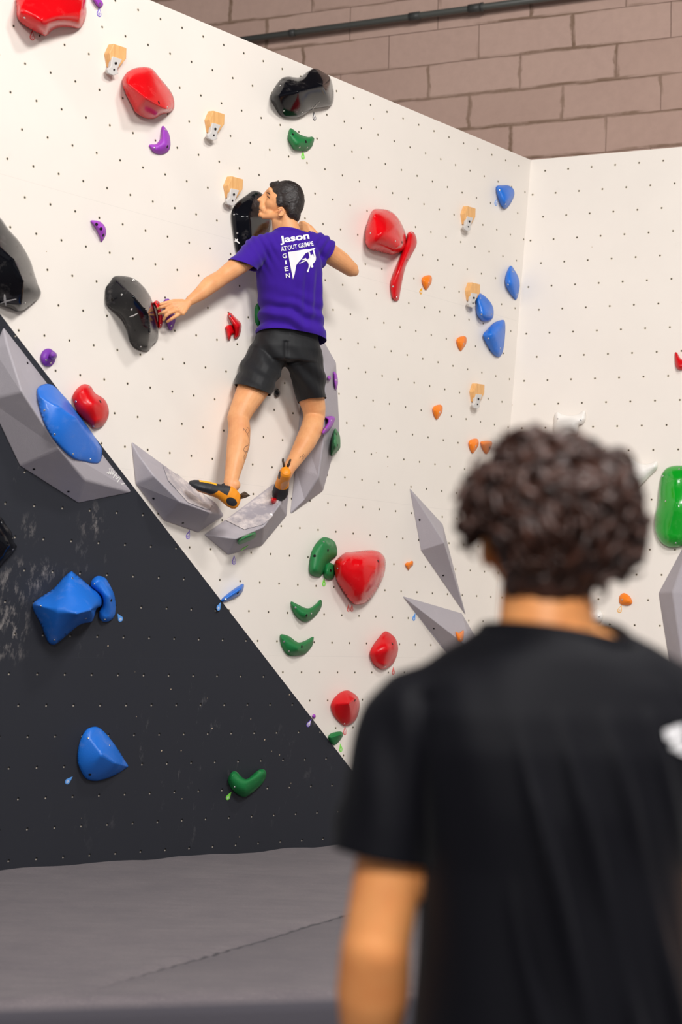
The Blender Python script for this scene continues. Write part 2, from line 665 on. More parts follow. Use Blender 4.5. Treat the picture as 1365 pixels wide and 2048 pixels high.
PROFILE = {
    'round': [(0, 0), (0.03, .30), (0.10, .52), (0.22, .70), (0.38, .84), (0.58, .94), (0.8, .985), (0.96, 1)],
    'facet': [(0, 0), (0.03, .18), (0.09, .28), (0.2, .40), (0.4, .58), (0.6, .74), (0.8, .88), (0.93, .965), (0.975, 1)],
    'mid': [(0, 0), (0.025, .22), (0.08, .40), (0.2, .58), (0.4, .76), (0.6, .87), (0.8, .95), (0.97, 1)],
}


def dome_bm(bm, pl, outline, ridge, prof='mid', base=0.0, k=5):
    """a moulded shape: outline on the wall, a crest line of given heights, a side profile between them"""
    ol = spline(outline, k)
    if sum(ol[i - 1][0] * ol[i][1] - ol[i][0] * ol[i - 1][1] for i in range(len(ol))) < 0:
        ol = ol[::-1]
    n = len(ol)
    tgt = [nearest(ridge, x, y) for x, y in ol]
    for _ in range(2):
        tgt = [nearest(ridge, *[(tgt[i - 1][q] + 2 * tgt[i][q] + tgt[(i + 1) % n][q]) / 4 for q in (0, 1)]) for i in range(n)]
    pts, hs, lock = [], [], []
    for r_, (t, g) in enumerate(PROFILE[prof]):
        if t > .95:
            continue
        for (x, y), (rx, ry, h) in zip(ol, tgt):
            pts.append(V((x + (rx - x) * t, y + (ry - y) * t)))
            hs.append(base + h * g)
            lock.append(r_ < 2)
    if len(ridge) == 1:
        pts.append(V(ridge[0][:2]))
        hs.append(base + ridge[0][2])
        lock.append(False)
    for a, b in zip(ridge, ridge[1:]):
        m = max(2, int(math.hypot(b[0] - a[0], b[1] - a[1]) / 2.0))
        for q in range(m + (1 if b is ridge[-1] else 0)):
            t = q / m
            pts.append(V((a[0] + (b[0] - a[0]) * t, a[1] + (b[1] - a[1]) * t)))
            hs.append(base + a[2] + (b[2] - a[2]) * t)
            lock.append(prof == 'facet')
    r = geometry.delaunay_2d_cdt(pts, [(i, (i + 1) % n) for i in range(n)], [], 1, 0.02)
    vco, faces, oid = r[0], r[2], r[3]
    vs, free = [], []
    for c, ids in zip(vco, oid):
        hh = max([hs[q] for q in ids]) if ids else base
        if any(q < n for q in ids):
            hh = base
        v = bm.verts.new(pl.hit(c.x, c.y, hh))
        vs.append(v)
        if ids and not any(lock[q] for q in ids):
            free.append(v)
    for f in faces:
        bm.faces.new([vs[q] for q in f])
    for _ in range(3 if prof == 'facet' else 8):
        bmesh.ops.smooth_vert(bm, verts=free, factor=0.5, use_axis_x=True, use_axis_y=True, use_axis_z=True)
    edge = [v for v, ids in zip(vs, oid) if any(q < n for q in ids)]
    be = [e for e in bm.edges if e.is_boundary and e.verts[0] in set(edge)]
    bmesh.ops.contextual_create(bm, geom=be)


M_RED = plastic('glossy_red_resin', srgb(218, 6, 18), 0.18, 0.12, 0.03, 0.32)
M_RED2 = plastic('red_resin', srgb(210, 8, 20), 0.3, 0.05, 0.06, 0.32)
M_BLACK = plastic('glossy_black_resin', srgb(10, 11, 17), 0.08, 0.0, 0.12, 0.28)
M_BLUE = plastic('blue_resin', srgb(26, 112, 214), 0.38, 0.1, 0.12)
M_GREEN = plastic('green_resin', srgb(16, 118, 58), 0.5, 0.0, 0.22)
M_GREEN2 = plastic('glossy_bright_green_resin', srgb(6, 158, 34), 0.15, 0.5, 0.06)
M_PURPLE = plastic('purple_resin', srgb(160, 62, 190), 0.5, 0.0, 0.12)
M_DPURPLE = plastic('deep_purple_resin', srgb(122, 50, 168), 0.5, 0.0, 0.06)
M_ORANGE = plastic('orange_resin', srgb(246, 130, 10), 0.42, 0.1, 0.05)
M_WHITEH = plastic('white_resin', srgb(244, 240, 234), 0.3, 0.2, 0.02)
M_STEEL = simple('bolt_steel', srgb(200, 200, 200), 0.3, 1.0)
M_SOCKET = simple('bolt_socket', srgb(25, 22, 22), 0.5, 0.6)
M_MARK = simple('white_ink', srgb(236, 234, 230), 0.6)
M_GREYV = plastic('grey_textured_volume', srgb(170, 164, 170), 0.62, 0.0, 0.10)
M_PAD = plastic('grey_smooth_chalked_volume', srgb(160, 155, 163), 0.30, 0.25, 0.85, 0.5, 0.44, 0.66)

T = lambda x0, y0, s: (lambda pts: [((p[0] / s) + x0, (p[1] / s) + y0, *p[2:]) for p in pts])
Z1 = T(0, 0, 2.73)
Z2 = T(400, 100, 3.792)
Z3 = T(180, 340, 4.55)
Z4 = T(440, 340, 4.55)
Z5 = T(360, 640, 3.792)
Z6 = T(0, 420, 3.303)
Z7 = T(680, 360, 3.25)
Z8 = T(760, 760, 3.532)
Y1 = T(380, 1040, 2.967)
Y2 = T(0, 1000, 4.55)
Y3 = T(60, 1400, 2.528)
Y4 = T(880, 820, 2.814)
YR = T(1065, 300, 3.103)
ZH = T(300, 560, 7.583)
ZF = T(370, 900, 5.46)
ZA = T(560, 660, 5.25)
ID = lambda pts: pts


def surf_at(obj, x, y):
    """first hit of an object's surface along the sight line through x,y"""
    me = obj.data
    mw = obj.matrix_world
    inv = mw.inverted()
    bmx = bmesh.new()
    bmx.from_mesh(me)
    bv = BVHTree.FromBMesh(bmx)
    d = ray(x, y)
    o2 = inv @ ORG
    d2 = (inv.to_3x3() @ d).normalized()
    h = bv.ray_cast(o2, d2)
    bmx.free()
    if h[0] is None:
        return None
    return mw @ h[0], (mw.to_3x3() @ h[1]).normalized()


def add_bolt(obj, x, y, r=0.0055, dark=True, name='bolt'):
    s = surf_at(obj, x, y)
    if s is None:
        return
    p, n = s
    bm = bmesh.new()
    tube_bm(bm, [p - n * 0.004, p + n * 0.0012, p + n * 0.0016], [r, r, r * 0.8], 12)
    from_bm(name, bm, M_SOCKET if dark else M_STEEL, obj, True, origin=p)


def hold(label, cat, pl, tr, parts, mat, group=None, name='climbing_hold', bolts=(), screws=(), prof='mid', base=0.0):
    bm = bmesh.new()
    for pt in parts:
        dome_bm(bm, pl, tr(pt[0]), tr(pt[1]), pt[2] if len(pt) > 2 else prof, pt[3] if len(pt) > 3 else base)
    xs = tr(parts[0][0])
    c = pl.hit(sum(p[0] for p in xs) / len(xs), sum(p[1] for p in xs) / len(xs), base)
    o = from_bm(name, bm, mat, None, True, frame=pl.matrix(c))
    bpy.context.view_layer.update()
    tag(o, label, cat, group)
    for x, y in tr(list(bolts)):
        add_bolt(o, x, y, 0.0075)
    for x, y in tr(list(screws)):
        add_bolt(o, x, y, 0.005, False, 'screw')
    return o


GR = 'red climbing holds'
hold('big glossy red hold cut off by the top edge, above a pale wooden hold', 'climbing hold', PW, Z1,
     [([(90, 60), (95, 100), (120, 130), (175, 165), (240, 197), (262, 190), (285, 168), (320, 152), (380, 150), (430, 155), (455, 135),
        (472, 80), (470, 30), (455, -30), (300, -70), (110, -50)], [(125, 60, .10), (230, 95, .18), (330, 85, .16), (420, 80, .12)])],
     M_RED, GR, bolts=[], screws=[(135, 97), (240, 180)], prof='mid')
hold('glossy red oval hold high on the cream wall, above a purple crescent', 'climbing hold', PW, Z1,
     [([(668, 440), (700, 390), (760, 367), (825, 372), (870, 420), (940, 510), (953, 580), (935, 610), (880, 628), (840, 650), (790, 645),
        (740, 615), (715, 570), (680, 500)], [(700, 460, .09), (800, 535, .17), (905, 595, .12)], 'facet')],
     M_RED, GR, bolts=[(868, 560)], screws=[(915, 585)])
hold('large glossy red hold right of the climber, shaped like a rounded shield', 'climbing hold', PW, Z7,
     [([(215, 195), (260, 188), (320, 198), (370, 235), (410, 300), (432, 370), (428, 430), (405, 462), (350, 485), (310, 480), (240, 463),
        (190, 447), (165, 400), (168, 320), (190, 250)], [(235, 240, .10), (300, 330, .18), (375, 415, .15)])],
     M_RED, GR, bolts=[(405, 405)], screws=[(362, 397), (200, 345)])
hold('long curved red hold hanging below the red shield-shaped hold', 'climbing hold', PW, Z7,
     [([(462, 335), (485, 345), (500, 385), (497, 430), (460, 500), (430, 560), (410, 640), (395, 720), (383, 780), (352, 782), (335, 740),
        (330, 670), (350, 600), (390, 500), (430, 400), (440, 350)],
       [(468, 375, .04), (455, 440, .065), (390, 600, .07), (362, 750, .035)], 'round')],
     M_RED2, GR, bolts=[(437, 520)], screws=[(347, 692), (370, 762), (470, 345)])
hold('red lumpy hold beside the blue hold on the grey volume', 'climbing hold', PW, Z6,
     [([(560, 1150), (600, 1165), (630, 1210), (690, 1250), (718, 1310), (715, 1370), (680, 1425), (620, 1445), (590, 1420), (520, 1350),
        (480, 1260), (485, 1215), (520, 1170)], [(560, 1195, .06), (610, 1290, .11), (640, 1370, .08)])],
     M_RED2, GR, bolts=[(663, 1267)], screws=[(590, 1170), (502, 1265), (617, 1428)])
hold('large smooth red heart-shaped hold beside a green hold, low on the wall', 'climbing hold', PW, Y1,
     [([(855, 270), (870, 235), (920, 195), (960, 190), (1040, 180), (1100, 180), (1140, 200), (1162, 240), (1155, 320), (1120, 400),
        (1060, 480), (1000, 505), (960, 490), (900, 410), (865, 340)],
       [(960, 255, .13), (1020, 275, .17), (1070, 300, .17)], 'round')],
     M_RED, GR, bolts=[(1118, 245)], screws=[(876, 287), (1108, 392)])
hold('red teardrop hold nearest the watching man\'s shoulder', 'climbing hold', PW, Y1,
     [([(1160, 660), (1200, 680), (1225, 710), (1237, 770), (1215, 840), (1180, 875), (1140, 888), (1090, 855), (1068, 800), (1080, 755),
        (1120, 700)], [(1160, 700, .05), (1175, 760, .12), (1160, 840, .07)])],
     M_RED2, GR, bolts=[(1202, 734)], screws=[(1158, 870)])
hold('lowest red hold on the cream wall, above a small dark green hold', 'climbing hold', PW, Y1,
     [([(930, 1010), (960, 1020), (1000, 1055), (1008, 1110), (990, 1180), (950, 1215), (910, 1218), (860, 1170), (837, 1110), (850, 1065),
        (890, 1025)], [(880, 1090, .06), (940, 1085, .11), (980, 1065, .09)], 'facet')],
     M_RED2, GR, bolts=[(980, 1070)], screws=[(918, 1208)])
hold('slim red hold under the climber\'s outstretched hand', 'climbing hold', PW, ZH,
     [([(50, 355), (75, 320), (110, 312), (150, 345), (160, 400), (190, 540), (198, 600), (180, 700), (150, 730), (120, 715), (120, 600),
        (110, 500), (90, 420)], [(95, 350, .03), (150, 520, .05), (152, 680, .03)], 'round')],
     M_RED2, GR, screws=[(165, 680), (110, 345)])
hold('small red hooked hold left of the climber\'s waist', 'climbing hold', PW, Z4,
     [([(75, 1305), (100, 1300), (150, 1350), (190, 1390), (198, 1430), (180, 1510), (150, 1537), (130, 1520), (132, 1450), (110, 1400),
        (80, 1340)], [(95, 1330, .03), (160, 1420, .06), (155, 1500, .03)], 'round'),
      ([(50, 1430), (80, 1410), (115, 1415), (130, 1450), (140, 1480), (110, 1500), (95, 1547), (75, 1540), (60, 1480)],
       [(90, 1445, .03), (90, 1510, .03)], 'round')],
     M_RED2, GR, screws=[(96, 1330)])
hold('tiny red foothold under the climber\'s right shoe on the grey volume', 'climbing hold', PW, ZF,
     [([(945, 520), (1000, 530), (995, 575), (960, 585), (942, 560)], [(970, 550, .035)], 'round', 0.10)], M_RED2, GR)

GP = 'purple climbing holds'
hold('thin purple hold at the top edge beside the big red hold', 'climbing hold', PW, Z1,
     [([(495, -30), (530, -25), (560, 10), (562, 30), (545, 42), (520, 20)], [(515, -15, .03), (545, 25, .03)], 'round')], M_PURPLE, GP,
     screws=[(545, 20)])
hold('purple crescent hold directly below the red oval hold', 'climbing hold', PW, Z1,
     [([(888, 687), (905, 700), (925, 735), (932, 790), (920, 825), (880, 843), (840, 832), (815, 797), (825, 788), (855, 785), (878, 750),
        (880, 710)], [(895, 720, .03), (900, 785, .055), (850, 810, .03)])], M_PURPLE, GP, screws=[(845, 807), (902, 708)], bolts=[(915, 800)])
hold('purple pointed crescent hold alone between two black holds at left', 'climbing hold', PW, Z1,
     [([(495, 1208), (515, 1203), (550, 1212), (575, 1240), (580, 1275), (565, 1310), (552, 1320), (545, 1295), (525, 1250)],
       [(520, 1220, .03), (560, 1255, .045), (557, 1295, .025)])], M_PURPLE, GP, bolts=[(528, 1224), (552, 1249), (564, 1284)])
kn = [(318 + 51 * math.cos(a), 975 + 60 * math.sin(a)) for a in [q * math.pi / 5 for q in range(10)]]
kn2 = [(350 + 27 * math.cos(a), 962 + 28 * math.sin(a)) for a in [q * math.pi / 4 for q in range(8)]]
hold('purple mushroom-shaped knob hold beside the tip of the grey volume', 'climbing hold', PW, Z6,
     [(kn, [(318, 975, .03)], 'round'), (kn2, [(352, 960, .085)], 'round')], M_DPURPLE, GP, screws=[(305, 992), (336, 1010)])
hold('deep purple hold behind the climber\'s little finger', 'climbing hold', PW, ZH,
     [([(215, 330), (225, 295), (260, 285), (300, 300), (350, 450), (388, 590), (370, 680), (330, 760), (290, 745), (250, 640), (240, 500)],
       [(262, 330, .03), (310, 550, .06), (318, 700, .03)], 'round')], M_DPURPLE, GP, screws=[(325, 690)])
hold('tiny purple screw-on foothold just above the dark panel edge', 'climbing hold', PW, Y1,
     [([(737 + 11 * math.cos(a), 1165 + 13 * math.sin(a)) for a in [q * math.pi / 4 for q in range(8)]], [(737, 1165, .02)], 'round')],
     M_PURPLE, GP)

GG = 'green climbing holds'
hold('small green hold below the black hold at the top of the wall', 'climbing hold', PW, Z2,
     [([(683, 596), (720, 610), (760, 640), (820, 660), (850, 657), (868, 672), (860, 710), (845, 740), (805, 765), (720, 757), (690, 720),
        (668, 670)], [(690, 645, .04), (750, 695, .07), (840, 690, .05)])], M_GREEN, GG,
     bolts=[(706, 640), (805, 695)], screws=[(757, 738), (815, 740)])
hold('sliver of a green hold behind the climber\'s waist', 'climbing hold', PW, ID,
     [([(511, 612), (524, 606), (545, 612), (546, 650), (524, 655), (511, 645)], [(528, 630, .04)])], M_GREEN, GG)
hold('tall green hold beside the large heart-shaped red hold', 'climbing hold', PW, Y1,
     [([(780, 108), (820, 105), (860, 130), (875, 180), (870, 215), (840, 240), (815, 270), (790, 320), (765, 338), (720, 325), (708, 290),
        (715, 220), (735, 160)], [(800, 155, .06), (760, 280, .06)])], M_GREEN, GG, bolts=[(820, 180), (741, 213)], screws=[(795, 130)])
hold('small dark green hold tucked under the tall green hold', 'climbing hold', PW, Y1,
     [([(800, 260), (830, 252), (858, 270), (862, 310), (850, 350), (815, 353), (792, 325)], [(828, 305, .05)])], M_GREEN, GG,
     bolts=[(836, 300)])
hold('upper of two green smile-shaped holds low on the cream wall', 'climbing hold', PW, Y1,
     [([(600, 485), (640, 500), (700, 525), (745, 500), (770, 475), (783, 480), (780, 520), (745, 570), (690, 605), (640, 580), (610, 540)],
       [(615, 505, .03), (690, 555, .07), (768, 505, .03)])], M_GREEN, GG, bolts=[(693, 566)], screws=[(628, 520), (722, 555)])
hold('lower of two green smile-shaped holds, with the flatter bottom', 'climbing hold', PW, Y1,
     [([(543, 678), (590, 690), (640, 725), (680, 718), (730, 693), (735, 710), (725, 750), (690, 790), (655, 803), (585, 803), (545, 750),
        (535, 700)], [(555, 705, .03), (640, 755, .07), (722, 720, .03)])], M_GREEN, GG, bolts=[(665, 752)], screws=[(560, 722), (588, 778)])
hold('small green wedge hold at the foot of the cream wall by the dark edge', 'climbing hold', PW, Y1,
     [([(820, 1290), (840, 1265), (895, 1255), (910, 1275), (890, 1310), (858, 1337), (835, 1320)],
       [(835, 1290, .03), (895, 1275, .04)], 'facet')], M_GREEN, GG)
hold('green U-shaped hold near the mat on the dark panel', 'climbing hold', PD, Y3,
     [([(1003, 395), (1020, 365), (1045, 362), (1075, 392), (1100, 398), (1140, 365), (1165, 350), (1190, 355), (1195, 385), (1170, 430),
        (1110, 480), (1075, 490), (1030, 460), (1005, 425)], [(1030, 385, .05), (1085, 425, .08), (1177, 372, .05)], 'round')],
     M_GREEN, GG, screws=[(1035, 441)])

GB = 'blue climbing holds'
hold('blue shield-shaped hold nearest the top of the wall corner', 'climbing hold', PW, Z7,
     [([(1017, 45), (1060, 35), (1100, 37), (1130, 60), (1135, 100), (1110, 155), (1078, 187), (1055, 175), (1030, 120)],
       [(1050, 62, .05), (1080, 120, .07)])], M_BLUE, GB, screws=[(1042, 65), (1078, 156)])
hold('blue leaf-shaped hold nearest the corner seam', 'climbing hold', PW, Z7,
     [([(1112, 557), (1140, 590), (1165, 640), (1170, 700), (1150, 777), (1120, 755), (1085, 700), (1075, 650), (1085, 600)],
       [(1110, 605, .04), (1122, 670, .07), (1140, 735, .04)])], M_BLUE, GB, screws=[(1126, 595), (1095, 680), (1152, 744)])
hold('blue oval hold touching a pale wooden hold', 'climbing hold', PW, Z7,
     [([(885, 735), (925, 742), (970, 780), (998, 830), (998, 890), (970, 915), (930, 917), (895, 880), (885, 820)],
       [(915, 790, .05), (945, 860, .08)])], M_BLUE, GB, screws=[(915, 768), (923, 873), (988, 873)])
hold('largest blue hold of the four by the corner, lowest of them', 'climbing hold', PW, Z7,
     [([(1040, 913), (1072, 915), (1077, 980), (1065, 1100), (1045, 1145), (1020, 1148), (980, 1110), (932, 1015), (960, 970), (1000, 930)],
       [(1055, 950, .05), (1015, 1010, .09), (1030, 1100, .05)])], M_BLUE, GB, screws=[(967, 1029), (1045, 1094)])
hold('thin blue wedge hold straddling the edge above the dark panel', 'climbing hold', PW, Y1,
     [([(188, 470), (240, 425), (300, 385), (320, 380), (318, 410), (300, 440), (250, 470), (200, 488)],
       [(215, 468, .03), (300, 410, .06)])], M_BLUE, GB, screws=[(212, 468)], bolts=[(285, 433)])
hold('huge blue angular hold in the middle of the dark panel', 'climbing hold', PD, Y2,
     [([(645, 648), (680, 665), (830, 790), (900, 850), (930, 900), (925, 960), (880, 990), (860, 1060), (830, 1110), (720, 1140),
        (540, 1290), (480, 1318), (430, 1280), (370, 1130), (300, 990), (320, 920), (480, 810), (580, 700)],
       [(350, 960, .07), (520, 1000, .17), (700, 1035, .24), (825, 1000, .22)], 'facet')], M_BLUE, GB,
     screws=[(660, 712), (370, 966), (495, 1275), (780, 1080)], bolts=[])
hold('small blue curved hold clipped behind the huge blue hold', 'climbing hold', PD, Y2,
     [([(905, 690), (960, 710), (1000, 770), (1040, 860), (1055, 960), (1045, 1050), (1000, 1100), (940, 1110), (905, 1070), (905, 1010),
        (935, 950), (925, 880), (880, 840), (830, 790), (830, 740), (865, 700)],
       [(905, 765, .06), (985, 880, .09), (975, 1040, .05)], 'round')], M_BLUE, GB, bolts=[(1013, 912)], screws=[(955, 1088), (858, 765)])
hold('blue half-moon hold lowest on the dark panel', 'climbing hold', PD, Y3,
     [([(320, 135), (350, 140), (390, 175), (440, 240), (480, 305), (497, 335), (478, 350), (440, 375), (380, 400), (330, 410), (280, 395),
        (245, 330), (240, 270), (255, 200), (285, 150)],
       [(305, 200, .05), (365, 275, .12), (430, 318, .10), (480, 333, .03)], 'facet')], M_BLUE, GB,
     screws=[(294, 193), (404, 230)], bolts=[(303, 377)])

GK = 'glossy black climbing holds'
blk_top = hold('glossy black hold touching the top edge of the cream wall', 'climbing hold', PW, Z2,
     [([(537, 345), (610, 225), (670, 200), (710, 205), (760, 205), (830, 155), (880, 140), (940, 170), (985, 200), (1010, 270), (1018, 350),
        (1000, 420), (920, 440), (850, 455), (790, 495), (720, 517), (625, 505), (570, 430)],
       [(600, 345, .10), (745, 315, .17), (930, 270, .18)], 'facet')], M_BLACK, GK, screws=[(610, 270), (638, 462), (775, 475)])
blk_head = hold('tall glossy black hold beside the climber\'s face', 'climbing hold', PW, Z4,
     [([(315, 188), (240, 230), (150, 300), (110, 370), (108, 450), (125, 580), (150, 740), (200, 800), (330, 760), (450, 560), (460, 400),
        (400, 230)], [(290, 290, .06), (270, 420, .09), (290, 640, .08)], 'facet')], M_BLACK, GK, screws=[(160, 575), (130, 405)])
blk_edge = hold('big glossy black hold cut off by the left edge of the picture', 'climbing hold', PW, Z6,
     [([(0, 50), (60, 130), (130, 210), (200, 330), (228, 420), (250, 490), (272, 548), (240, 600), (140, 672), (60, 650), (-60, 610),
        (-180, 500), (-180, 200), (-80, 20)], [(-60, 200, .15), (90, 330, .19), (150, 470, .19), (140, 620, .10)], 'facet')], M_BLACK, GK,
     screws=[(165, 615)])
blk_hand = hold('glossy black faceted hold beyond the climber\'s outstretched hand', 'climbing hold', PW, Z3,
     [([(232, 965), (180, 1020), (145, 1070), (138, 1130), (140, 1190), (160, 1240), (270, 1330), (330, 1440), (360, 1560), (420, 1630),
        (520, 1652), (575, 1590), (620, 1540), (620, 1400), (590, 1260), (540, 1130), (460, 1030), (370, 975)],
       [(250, 1010, .05), (390, 1150, .17), (530, 1310, .20), (540, 1480, .16), (525, 1600, .05)], 'facet')], M_BLACK, GK,
     bolts=[(205, 1180)], screws=[(465, 1607), (380, 1270), (290, 1135)])
hold('glossy black hold at the left edge on the dark panel', 'climbing hold', PD, Y2,
     [([(0, 150), (60, 230), (105, 290), (130, 380), (155, 430), (100, 500), (40, 560), (0, 605), (-150, 650), (-250, 400), (-120, 150)],
       [(-60, 300, .10), (60, 400, .12)])], M_BLACK, GK, screws=[(15, 205), (118, 452)])


def strokes(obj, tr, lines, w=0.006, name='ink_mark'):
    """painted strokes lying on a hold's surface: one flat ribbon mesh"""
    bm = bmesh.new()
    for ln in lines:
        pts = tr(ln)
        dense = []
        for a, b in zip(pts, pts[1:]):
            for q in range(8):
                t = q / 8
                dense.append((a[0] + (b[0] - a[0]) * t, a[1] + (b[1] - a[1]) * t))
        dense.append(pts[-1][:2])
        prev = None
        n_ = len(dense)
        for i, (x, y) in enumerate(dense):
            s = surf_at(obj, x, y)
            if s is None:
                prev = None
                continue
            p, n = s
            j = min(i + 1, n_ - 1)
            i0 = max(i - 1, 0)
            s2 = ray(*dense[j]) - ray(*dense[i0])
            side = s2.cross(n).normalized()
            ww = w * (0.35 + 0.65 * math.sin(math.pi * (i + 0.5) / n_))
            cur = (bm.verts.new(p + n * 0.0022 + side * ww / 2), bm.verts.new(p + n * 0.0022 - side * ww / 2))
            if prev:
                bm.faces.new((prev[0], cur[0], cur[1], prev[1]))
            prev = cur
    if len(bm.faces) == 0:
        bm.free()
        return
    return from_bm(name, bm, M_MARK, obj, False, frame=obj.matrix_world.copy())


strokes(blk_edge, Z6, [[(30, 555), (32, 590), (40, 632)], [(2, 615), (40, 600), (108, 586)]], 0.010)
strokes(blk_top, Z2, [[(908, 390), (860, 440), (838, 480)], [(848, 428), (862, 460), (872, 492)]], 0.007)
strokes(blk_head, Z4, [[(130, 655), (165, 628)], [(140, 625), (160, 650), (180, 668)]], 0.008)
strokes(blk_hand, Z3, [[(385, 1015), (398, 995), (408, 985)], [(385, 992), (400, 1003), (410, 1015)]], 0.006)
strokes(blk_hand, Z3, [[(360, 1335), (400, 1322), (440, 1300)]], 0.006)

# orange holds
ob = [(533, 650), (545, 628), (580, 618), (598, 630), (597, 665), (580, 695), (562, 715), (545, 695)]


def shift(pts, dx, dy, s=1.0, c=(566, 665)):
    return [((p[0] - c[0]) * s + c[0] + dx, (p[1] - c[1]) * s + c[1] + dy, *p[2:]) for p in pts]


GO = 'small orange footholds'
orr = [(560, 655, .03), (575, 660, .035)]
for dx, dy, lab in ((0, 0, 'orange foothold right of the long curved red hold'),
                    (226, 396, 'orange foothold left of the largest blue hold by the corner'),
                    (70, 842, 'orange foothold above the grey spiked volumes, alone on the wall'),
                    (304, 1062, 'left one of the orange pair above the watching man\'s head')):
    hold(lab, 'climbing hold', PW, Z7, [(shift(ob, dx, dy), shift(orr, dx, dy))], M_ORANGE, GO, screws=shift([(580, 668)], dx, dy))
hold('right one of the orange pair above the watching man\'s head', 'climbing hold', PW, Z8,
     [([(712, 440), (735, 432), (770, 430), (795, 440), (792, 470), (775, 500), (758, 522), (742, 515), (725, 485)],
       [(735, 455, .03), (770, 450, .03), (757, 495, .02)])], M_ORANGE, GO, bolts=[(778, 478)])
hold('smallest orange foothold, beside the upper grey spike', 'climbing hold', PW, Z8,
     [([(180, 1302), (195, 1287), (210, 1288), (222, 1278), (236, 1282), (235, 1308), (220, 1320), (207, 1343), (195, 1332)],
       [(200, 1303, .02), (222, 1298, .02)], 'round')], M_ORANGE, GO)

# right wall holds
hold('small red hold at the right edge of the picture on the right wall', 'climbing hold', PR, YR,
     [([(885, 1262), (900, 1258), (915, 1285), (935, 1300), (960, 1290), (975, 1330), (940, 1362), (905, 1360), (888, 1330)],
       [(900, 1290, .03), (920, 1335, .05), (955, 1325, .04)], 'round')], M_RED2, GR)
hold('glossy white dumbbell-shaped hold above the watching man\'s hair', 'climbing hold', PR, YR,
     [([(140, 1640), (160, 1625), (190, 1640), (240, 1648), (290, 1638), (312, 1620), (332, 1622), (334, 1670), (315, 1700), (290, 1712),
        (280, 1770), (200, 1810), (150, 1790), (132, 1740), (135, 1690)], [(165, 1665, .05), (235, 1690, .06), (310, 1665, .05)], 'round')],
     M_WHITEH, 'white climbing holds', screws=[(158, 1668), (303, 1675)])
hold('glossy white hold behind the right side of the man\'s hair', 'climbing hold', PR, Y4,
     [([(1045, 275), (1075, 265), (1110, 290), (1150, 305), (1190, 298), (1220, 288), (1230, 310), (1222, 335), (1185, 372), (1150, 410),
        (1105, 450), (1040, 470), (1000, 420), (1020, 320)], [(1075, 300, .05), (1120, 340, .06), (1200, 315, .05)], 'round')],
     M_WHITEH, 'white climbing holds')
hold('small round white hold behind the watching man\'s neck', 'climbing hold', PR, Y4,
     [([(885 + 36 * math.cos(a), 1163 + 42 * math.sin(a)) for a in [q * math.pi / 5 for q in range(10)]], [(885, 1160, .05)], 'round')],
     M_WHITEH, 'white climbing holds', screws=[(897, 1163)])
hold('large bright green glossy hold at the right edge of the picture', 'climbing hold', PR, Y4,
     [([(1365, 312), (1290, 320), (1250, 360), (1235, 430), (1228, 520), (1210, 600), (1213, 680), (1240, 740), (1290, 772), (1350, 770),
        (1420, 740), (1470, 600), (1480, 420), (1440, 330)], [(1340, 420, .10), (1335, 540, .14), (1310, 680, .10)], 'round')],
     M_GREEN2, GG, screws=[(1257, 372), (1330, 748), (1348, 333), (1272, 512)])
hold('orange hold on the right wall beside the man\'s hair', 'climbing hold', PR, Y4,
     [([(1010, 1060), (1018, 1040), (1040, 1030), (1070, 1048), (1085, 1080), (1075, 1095), (1050, 1100), (1015, 1090)],
       [(1030, 1060, .03), (1055, 1070, .04)])], M_ORANGE, GO, screws=[(1028, 1068)])


# ------------------------------------------------------------------ faceted volumes
def volume(label, pl, verts, faces, mats=M_GREYV, fmat=None, bev=0.008, name='climbing_volume'):
    bm = bmesh.new()
    vs = [bm.verts.new(pl.hit(x, y, h)) for x, y, h in verts]
    bm.verts.ensure_lookup_table()
    made = []
    for i, f in enumerate(faces):
        made.append(bm.faces.new([vs[q] for q in f]))
        if fmat:
            made[-1].material_index = fmat[i]
    base = [e for e in bm.edges if len(e.link_faces) == 1]
    bmesh.ops.contextual_create(bm, geom=base)
    xs = verts
    c = pl.hit(sum(p[0] for p in xs) / len(xs), sum(p[1] for p in xs) / len(xs))
    o = from_bm(name, bm, mats, None, False, frame=pl.matrix(c))
    bevel(o, bev, 3, 0.2)
    bpy.context.view_layer.update()
    tag(o, label, 'climbing volume', 'grey climbing volumes')
    return o


vol_d = volume('huge grey faceted volume on the dark panel carrying a blue hold', PD,
               [(6, 651, 0), (266, 985, 0), (156, 1007, 0), (38, 932, 0), (-25, 800, 0), (-14, 700, 0),
                (44, 783, .15), (119, 897, .17), (170, 960, .11), (15, 690, .05)],
               [(5, 4, 6, 9), (0, 5, 9), (4, 3, 7, 6), (3, 2, 8, 7), (2, 1, 8), (0, 9, 6, 7, 8, 1)])
vol_l = volume('grey volume under the climber\'s left shoe', PW,
               [(261, 880, 0), (270, 968, 0), (327, 1042, 0), (396, 1066, 0), (449, 1031, 0), (432, 1005, 0), (377, 965, 0),
                (309, 952, .11), (359, 1003, .16), (421, 1025, .17), (279, 912, .04)],
               [(0, 1, 7, 10), (1, 2, 8, 7), (2, 3, 9, 8), (3, 4, 9), (0, 10, 7, 8, 9, 5, 6), (4, 5, 9)])
vol_m = volume('chalked grey volume under the climber\'s right shoe with a green hold', PW,
               [(406, 1069, 0), (456, 1111, 0), (524, 1092, 0), (574, 1032, 0), (579, 966, 0), (547, 966, 0), (452, 1037, 0),
                (472, 1078, .12), (528, 1054, .17), (561, 1008, .13)],
               [(0, 1, 7), (1, 2, 8, 7), (2, 3, 9, 8), (3, 4, 9), (4, 5, 9), (5, 6, 7, 8, 9), (6, 0, 7)])
